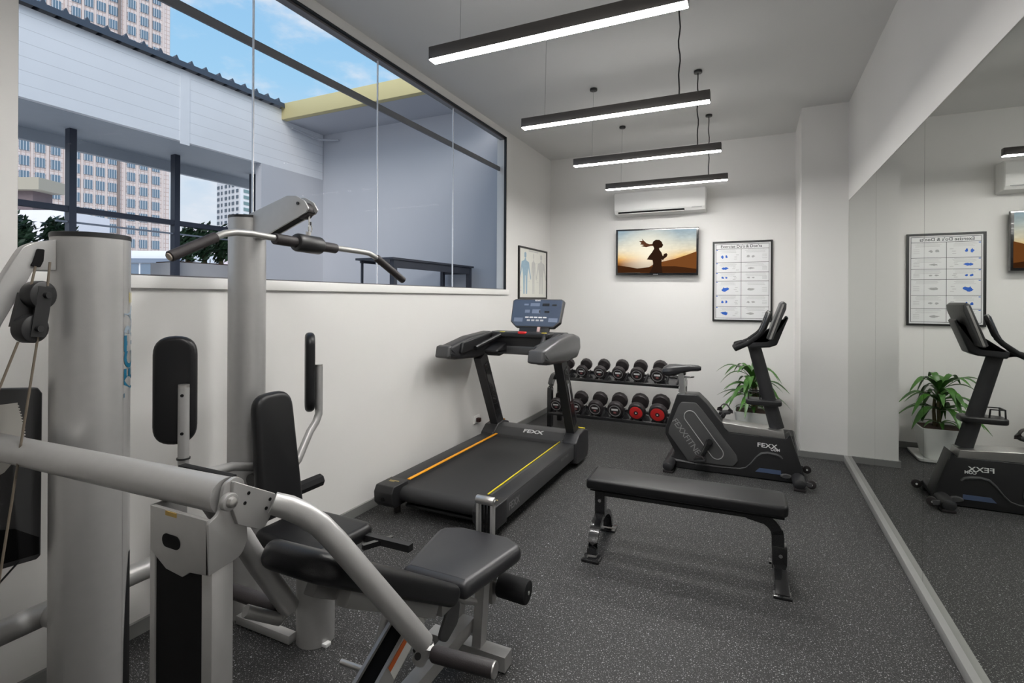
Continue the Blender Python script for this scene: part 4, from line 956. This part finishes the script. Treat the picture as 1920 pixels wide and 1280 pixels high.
# lat bar hangs from the cable
HB = Vector((-1.80, CC.y+.005, 1.735))
t = thing('lat_bar', 'wide bent lat pulldown bar with black grips hanging from the column arm', 'pulldown bar', HB)
pts_ = [at(318, 487, X=-1.80), at(405, 449, X=-1.80), at(420, 443, X=-1.80), at(440, 440.5, X=-1.80), at(470, 443, X=-1.80), at(575, 461, X=-1.80), at(672, 474, X=-1.80), at(690, 477, X=-1.80), at(704, 485, X=-1.80), at(755, 527, X=-1.80)]
br2 = MB().tube(pts_, .0135, 14).build('bar', mat('satin_bar', (.36, .355, .345), .42, .6, var=.05), t)
for a_, c_ in ((pts_[0], pts_[1]), (pts_[-1], pts_[-2])):
    d_ = c_-a_; MB().tube([a_+d_*-.01, a_, a_+d_*.97, a_+d_*.99], [.014, .0195, .0195, .016], 14).build('hand_grip', rubM, br2)
    MB().cyl(a_-d_.normalized()*.006, a_-d_.normalized()*.001, .014, seg=12).build('grip_end', mat('bare_end', (.4, .36, .3), .5), br2)
ax = (pts_[6]-pts_[4]).normalized(); cen = at(577, 461.5, X=-1.80)
MB().cyl(cen-ax*.18, cen+ax*.165, .0235, seg=18, bev=.003).build('centre_sleeve', rubM, br2)
MB().cyl(cen-ax*.072, cen+ax*.072, .040, seg=24, bev=.012).build('swivel_roller', blackM, br2)
MB().tube([cen+Vector((0, 0, .035)), cen+Vector((0, 0, .055))], .011, 10).build('swivel_eye', steelM, br2)
b = MB(); 
L = [Vector((-1.80, HB.y+.009*math.sin(a), cen.z+.071+.017*math.cos(a))) for a in [2*PI*k/14 for k in range(15)]]; b.tube(L, .0032, 6, cap=False); b.build('carabiner', chromeM, br2)
MB().tube([Vector((-1.80, HB.y, cen.z+.085)), Vector((-1.80, HB.y, cen.z+.10))], .006, 8).build('cable_ferrule', blackM, br2)

# ------------------------------------------------------------------ OUTSIDE
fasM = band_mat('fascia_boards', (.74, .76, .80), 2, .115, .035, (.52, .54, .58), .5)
twallM = mat('terrace_wall_render', (.50, .515, .56), .8, var=.03, scale=2)
XF = -5.4
t = thing('terrace_canopy', 'white boarded terrace canopy with a dark ribbed metal roof outside the window', 'canopy', (XF, 3, 3.1))
fz0, fz1 = 3.115, 3.86
fas = MB().span((XF-.06, -1.5, fz0), (XF, 5.35, fz1)).build('fascia', fasM, t)
yj = at(343, 200, X=XF).y
MB().span((XF, yj-.05, fz0-.03), (XF+.004, yj+.05, fz1)).build('joint_strip', mat('fascia_joint', (.74, .76, .80), .5, var=.03), fas)
b = MB()
RS = Matrix.Translation((XF+.06, 0, fz1+.005)) @ Matrix.Rotation(math.radians(-7), 4, 'Y')
def rf(x, y, z): return RS @ Vector((x, y, z))
pr = []
y = -1.5
while y < 4.72:
    pr += [(y, .0), (y+.108, .0), (y+.132, .045), (y+.152, .0)]; y += .1565
b.loft([[rf(0, a_, z_+.06) for a_, z_ in pr], [rf(-2.2, a_, z_+.06) for a_, z_ in pr]], close=False, cap=False)
b.loft([[rf(0, a_, 0) for a_, z_ in pr], [rf(0, a_, z_+.06) for a_, z_ in pr]], close=False, cap=False)
b.build('ribbed_roof', mat('dark_roof_metal', S(72, 80, 92), .45, .3, var=.06), t)
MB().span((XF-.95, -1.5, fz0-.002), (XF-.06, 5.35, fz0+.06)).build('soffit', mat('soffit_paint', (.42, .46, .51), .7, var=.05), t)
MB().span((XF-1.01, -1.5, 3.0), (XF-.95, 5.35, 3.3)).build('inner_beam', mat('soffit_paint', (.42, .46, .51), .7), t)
t = thing('terrace_railing', 'dark post and rail screen along the far side of the terrace', 'railing', (-6, 3, 1))
pM = mat('dark_post_paint', S(52, 57, 70), .5, .2, var=.08)
pM2 = mat('post_grey_face', S(120, 128, 142), .5, .2, var=.06)
for u in (131, 327, 473):
    p = at(u, 400, X=-6.0)
    ps_ = MB().span((-6.04, p.y-.03, .9), (-5.96, p.y+.03, 3.12)).build('post', pM, t)
MB().span((-6.03, -1.0, 2.31), (-5.97, 5.2, 2.365)).build('top_rail', pM, t)
MB().span((-6.01, 2.6, 2.205), (-5.985, 5.2, 2.222)).build('lower_rail', mat('post_grey_face', S(120, 128, 142), .5, .2), t)
b = MB(); b.span((XF-.1, 4.37, .9), (XF, 5.36, fz0)); b.span((XF-.1, 5.36, .9), (XL-T, 5.46, 3.75)); b.span((XF-.1, 4.74, 3.73), (XL-T, 5.46, 3.80))
struct(b.build('wall_terrace', twallM))
struct(MB().span((XF-2.4, -1.5, .80), (XL-T, 5.46, .90)).build('floor_terrace', mat('terrace_paving', (.40, .40, .41), .8, var=.1, scale=4)))
o = MB().span((XF-.02, 4.66, 3.73), (XL-T, 4.74, 3.93), .004).build('painted_beam', mat('mustard_beam_paint', S(208, 196, 146), .55, var=.03), org=Vector((-4, 4.7, 3.73)))
tag(o, 'pale yellow beam spanning the open terrace outside the window', 'beam')
MB().tube([Vector((XF+.03, 4.8, 3.66)), Vector((XF+.06, 5.2, 3.62)), Vector((XF+.30, 5.33, 3.62))], .012, 8).build('wall_pipe', twallM, None)
pp_ = bpy.data.objects['wall_pipe']; tag(pp_, 'thin pipe under the terrace ceiling below the yellow beam', 'pipe')
t = thing('bar_table', 'dark slim high table on the terrace just outside the window', 'table', (-3.2, 4.5, .9))
tabM = mat('dark_table_metal', S(62, 64, 74), .5, .2, var=.08)
MB().span((-3.42, 3.80, 1.848), (-2.98, 5.30, 1.868)).build('tabletop', tabM, t)
b = MB(); b.span((-3.02, 3.84, 1.775), (-3.0, 5.27, 1.848)); b.span((-3.40, 5.25, 1.775), (-3.0, 5.27, 1.848)); b.span((-3.40, 3.84, 1.825), (-3.38, 5.27, 1.848)); b.build('apron', tabM, t)
for x, y, w_ in ((-3.02, 3.86, .024), (-3.02, 5.25, .024), (-3.38, 5.25, .02), (-3.385, 3.855, .009)): MB().span((x-w_, y-w_, .9), (x+w_, y+w_, 1.85)).build('leg', tabM, t)
# planter and shrubs
def bush(name, label, c, rx, ry, rz, nleaf, ls, group=None, seed=1):
    rd = random.Random(seed); b = MB()
    for k in range(nleaf):
        d = Vector((rd.gauss(0, 1), rd.gauss(0, 1), rd.gauss(0, 1))).normalized(); q = rd.uniform(.35, 1)
        p = c+Vector((d.x*rx*q, d.y*ry*q, d.z*rz*q)); n = Vector((rd.gauss(0, 1), rd.gauss(0, 1), rd.gauss(0, 1))).normalized()
        a = n.orthogonal().normalized()*ls; e_ = n.cross(a).normalized()*ls*.35
        b.poly([p-a, p+e_, p+a, p-e_])
    t = thing(name, label, 'shrub', (c.x, c.y, c.z-rz), group)
    b.build('foliage', bushM, t)
    MB().tube([c-Vector((0, 0, rz)), c-Vector((.02, 0, rz*.3)), c+Vector((0, .02, rz*.3))], [.03, .02, .01], 6).build('stem', stemM, t)
t = thing('planter', 'grey raised planter at the far side of the terrace below the shrubs', 'planter', (-6.35, 4.3, .9))
MB().span((-6.6, 3.80, .9), (-6.1, 5.2, 1.90)).build('planter_box', mat('planter_render', (.42, .42, .44), .8, var=.06), t)
MB().span((-6.56, 3.84, 1.90), (-6.14, 5.16, 1.915)).build('planter_soil', soilM, t)
for k, (u, v, r_) in enumerate(((352, 462, .24), (383, 468, .28), (414, 470, .27), (444, 470, .26))):
    c_ = at(u, v, X=-6.35); c_.z = 1.915+r_
    bush('shrub', ['leafy shrub at the left end of the terrace planter', 'bushiest shrub in the terrace planter', 'shrub in the planter just left of the gym column', 'shrub in the planter mostly hidden by the gym column'][k], c_, .17, .10, r_, 420, .05, 'shrubs in the planter', 20+k)
t = thing('planter', 'raised planter at the left edge of the window behind the gym bracket', 'planter', (-7.2, 2.6, .9))
MB().span((-7.6, 1.6, .9), (-6.9, 3.4, 1.86)).build('planter_box', mat('planter_render', (.42, .42, .44), .8), t)
for k, (u, v) in enumerate(((50, 448), (88, 446))):
    c_ = at(u, v, X=-7.2); bush('palm_shrub', ['green shrub at the left edge of the window', 'green shrub above the gym bracket, right of its neighbour'][k], Vector((c_.x, c_.y+(-.10, .10)[k], 2.14)), .3, .16, .27, 700, .05, 'shrubs in the left planter', 40+k)
# towers
twM = brick_mat('tower_tiles', S(212, 201, 198), S(203, 193, 192), S(178, 160, 154), .70, .98)
P0 = at(315, 300, D=120); P0.z = 0
td = Vector((math.sin(math.radians(13.5)), math.cos(math.radians(13.5)), 0)); tn = Vector((td.y, -td.x, 0))
t = thing('office_tower', 'tall beige tiled tower with rows of windows behind the terrace canopy', 'building', P0)
t.rotation_euler.z = math.atan2(td.y, td.x); ORG[t.name] = Vector()
TH = 120
MB().span((-80, 0, -20), (0, 30, TH)).build('facade', twM, t)
MB().span((-29.3, -.35, -20), (-28.7, 0, TH)).build('facade_joint', mat('facade_joint', S(150, 138, 136), .7), t) if False else None
def sval(u):
    r = ray(u, 400); # intersect with facade line
    # (r*t - P0) . tn = 0
    tt = P0.dot(tn)/r.dot(tn); p = r*tt; return (Vector((p.x, p.y, 0))-P0).dot(td)
ucols = [43, 73, 102, 139, 163, 186, 208.5, 243.5, 267, 290]
winM = band_mat('tower_window_glass', S(98, 120, 138), 0, .44, .20, S(196, 200, 206), .15, 0, .43)
win2M = band_mat('tower_window_blind', S(150, 172, 190), 0, .78, .14, S(196, 200, 206), .2, 0, .43)
sj = sval(220)
MB().span((sj-.25, -.3, -20), (sj+.25, 0, TH)).build('facade_joint', mat('facade_joint', S(128, 116, 112), .7), t)
for u in (48+10, 87, 120, 152, 175, 197, 231, 255, 279, 303):
    s_ = sval(u); MB().span((s_-.2, -.12, -20), (s_+.2, 0, TH)).build('pilaster', mat('tower_pilaster', S(204, 192, 188), .7, var=.04, scale=1), t)
wp = None; cnt = 0; rest = MB(); dz = 2.93
zbase = at(290, 466, D=(P0+td*sval(290)).dot(Vector((-math.sin(YAW), math.cos(YAW), 0)))).z
cands = []
for ci, u in enumerate(ucols):
    s_ = sval(u); hw = (sval(u+8.3)-sval(u-8.3))/2
    for k in range(-1, 34):
        z = zbase+k*dz; wpos = P0+td*s_
        D = wpos.dot(Vector((-math.sin(YAW), math.cos(YAW), 0))); v = CY-(z-HC)/D*FPX
        ft = 30+.356*(u-33); fb = 265+.171*(u-33)
        vis = (v > -8 and v < ft+4 and u < 330) or (v > fb-4 and v < 500)
        cands.append((not vis, k, s_, hw, z))
cands.sort(key=lambda c: (c[0], c[1]))
for i, (nv_, k, s_, hw, z) in enumerate(cands):
    if i < 100:
        if wp is None:
            b = MB(); b.box((0, 0, 0), (1.5, .3, 1.85)); wp = b.build('tower_window', winM, t); o = wp
        else:
            o = wp.copy(); COL.objects.link(o); o.parent = t
        o.location = (s_, -.06, z); o.scale = (hw/(sval(ucols[0]+8.3)-sval(ucols[0]-8.3))*2, 1, 1) if False else (1, 1, 1)
    else: rest.box((s_, -.06, z), (1.5, .3, 1.85))
o = rest.build('tower_window', winM, t); o['kind'] = 'stuff'
# white tower
Pc = at(449, 400, D=165); Pl = at(405, 400, D=172); Pr = at(500, 400, D=176)
for p in (Pc, Pl, Pr): p.z = 0
t = thing('white_tower', 'white apartment tower with small dark windows seen between canopy posts', 'building', Pc)
Pb = Pl+Pr-Pc
MB().loft([[p+Vector((0, 0, -20)) for p in (Pc, Pr, Pb, Pl)], [p+Vector((0, 0, 62)) for p in (Pc, Pr, Pb, Pl)]]).build('facade', mat('white_facade', (.85, .86, .88), .7, var=.03, scale=.3), t)
dwM = mat('dark_window_glass', S(92, 104, 116), .2, var=.2, scale=1); gwM = mat('green_window_glass', S(120, 148, 150), .2, var=.2, scale=1)
for Pa, Pz, cols, wd in ((Pc, Pl, (.12, .30, .45, .60, .78, .93), .085), (Pc, Pr, (.22, .55), .22)):
    d_ = (Pz-Pa); Ld = d_.length; dd = d_.normalized(); nn = Vector((dd.y, -dd.x, 0))
    if nn.dot(-Pa) < 0: nn = -nn
    for r_ in range(13):
        z = 14+r_*1.95
        for cidx, c_ in enumerate(cols):
            p = Pa+d_*c_+nn*.05
            wv = wd*(.55 if cidx in (2, 4) and len(cols) > 3 else 1)
            M4 = Matrix.Translation((p.x, p.y, z)) @ Matrix.Rotation(math.atan2(dd.y, dd.x), 4, 'Z')
            b = MB(); b.box((0, 0, 0), (Ld*wv, .25, 1.05)); bmesh.ops.transform(b.bm, matrix=M4, verts=b.bm.verts); b.build('tower_window', dwM if len(cols) > 3 else gwM, t)
# low buildings
def lowb(name, label, u0, u1, vt, D, col, depth=8, zb=-15, roof=None):
    a, c = at(u0, vt, D=D), at(u1, vt, D=D); z = a.z; d_ = Vector((c.x-a.x, c.y-a.y, 0)).normalized(); nn = Vector((-d_.y, d_.x, 0))
    a.z = c.z = 0; t = thing(name, label, 'building', (a+c)/2)
    if nn.dot(a) < 0: nn = -nn
    MB().loft([[p+Vector((0, 0, zz)) for p in (a, c, c+nn*depth, a+nn*depth)] for zz in (zb, z)]).build('walls', mat(name+'_wall', col, .8, var=.04, scale=.5), t)
    return t, a, c, z, d_, nn
t, a, c, z, d_, nn = lowb('white_annex', 'plain white building below the beige tower at the left of the window', -40, 118, 403, 70, (.80, .80, .84))
MB().loft([[p+Vector((0, 0, zz)) for p in (a-nn*1.0, a+d_*8.9-nn*1.0, a+d_*8.9+nn*3, a+nn*3)] for zz in (z+2.6, z+4.2)]).build('roof_slab', mat('tan_roof', S(170, 164, 150), .8), t)
MB().loft([[p+Vector((0, 0, zz)) for p in (a, a+d_*7.2, a+d_*7.2+nn*3, a+nn*3)] for zz in (z, z+2.6)]).build('upper_storey', mat('brown_storey', S(112, 100, 104), .8, var=.15, scale=2), t)
lowb('pink_house', 'low pinkish building behind the planter shrubs', 350, 445, 432, 80, S(214, 204, 210))
t, a, c, z, d_, nn = lowb('low_block', 'low pale block with a band of windows behind the right part of the gym tower', 60, 345, 478, 60, (.78, .81, .86))
for k in range(11):
    p = a+d_*(.5+k*((c-a).length-1)/11)
    MB().loft([[q+Vector((0, 0, zz)) for q in (p-nn*.1, p+d_*1.25-nn*.1, p+d_*1.25+nn*.1, p+nn*.1)] for zz in (z-2.7, z-1.5)]).build('window', mat('low_block_glass', S(112, 128, 146), .2, var=.1), t)
o = MB().loft([[p+Vector((0, 0, zz)) for p in (a-nn*.3, c-nn*.3, c, a)] for zz in (z-1.4, z-.9)]).build('cornice', mat('low_block_cornice', S(120, 132, 150), .8), t)

# ------------------------------------------------------------------ WORLD + LIGHT
wd = bpy.data.worlds.new('sky'); sc.world = wd; wd.use_nodes = True; nt = wd.node_tree; N = nt.nodes
for n in list(N): N.remove(n)
out = N.new('ShaderNodeOutputWorld'); bg = N.new('ShaderNodeBackground'); tc = N.new('ShaderNodeTexCoord')
sx = N.new('ShaderNodeSeparateXYZ'); lk(nt, tc.outputs['Generated'], sx.inputs[0])
cr = N.new('ShaderNodeValToRGB'); e = cr.color_ramp.elements
e[0].position = 0; e[0].color = (*S(232, 234, 238), 1); e[1].position = .75; e[1].color = (*S(120, 178, 232), 1)
q = e.new(.16); q.color = (*S(214, 226, 238), 1); q = e.new(.36); q.color = (*S(164, 210, 242), 1)
lk(nt, sx.outputs['Z'], cr.inputs['Fac'])
mp = N.new('ShaderNodeMapping'); mp.inputs['Scale'].default_value = (2.2, 2.2, 5.0); mp.inputs['Location'].default_value = (.35, .2, .1); lk(nt, tc.outputs['Generated'], mp.inputs['Vector'])
nz = N.new('ShaderNodeTexNoise'); nz.inputs['Scale'].default_value = 2.1; nz.inputs['Detail'].default_value = 7; nz.inputs['Roughness'].default_value = .58
lk(nt, mp.outputs['Vector'], nz.inputs['Vector'])
mr = N.new('ShaderNodeMapRange'); mr.interpolation_type = 'SMOOTHSTEP'; mr.inputs['From Min'].default_value = .43; mr.inputs['From Max'].default_value = .63; mr.inputs['To Max'].default_value = .85
lk(nt, nz.outputs['Fac'], mr.inputs['Value'])
mx = N.new('ShaderNodeMix'); mx.data_type = 'RGBA'; mx.inputs['B'].default_value = (*S(240, 240, 244), 1)
lk(nt, mr.outputs['Result'], mx.inputs['Factor']); lk(nt, cr.outputs['Color'], mx.inputs['A']); lk(nt, mx.outputs['Result'], bg.inputs['Color'])
bg.inputs['Strength'].default_value = 1.05; lk(nt, bg.outputs[0], out.inputs['Surface'])
sl = bpy.data.lights.new('sun', 'SUN'); sl.energy = 2.4; sl.angle = math.radians(40); sl.color = (1, .92, .83)
so = bpy.data.objects.new('sun', sl); COL.objects.link(so); so.rotation_euler = Vector((-.5, .62, -.62)).to_track_quat('-Z', 'Y').to_euler()

# ------------------------------------------------------------------ CAMERA
cam = bpy.data.cameras.new('camera'); co = bpy.data.objects.new('camera', cam); COL.objects.link(co)
cam.sensor_width = 36; cam.sensor_fit = 'HORIZONTAL'; cam.lens = 36*FPX/1920; cam.shift_y = -(640-CY)/1920; cam.shift_x = 0
cam.clip_start = .05; cam.clip_end = 600
co.location = (0, 0, HC)
co.rotation_euler = (Matrix.Rotation(YAW, 4, 'Z') @ Matrix.Rotation(PI/2, 4, 'X') @ Matrix.Rotation(-ROLL, 4, 'Z')).to_euler()
sc.camera = co
sc.view_settings.view_transform = 'Standard'; sc.view_settings.look = 'None'; sc.view_settings.gamma = 1; sc.view_settings.exposure = 0
sc.view_settings.use_curve_mapping = False
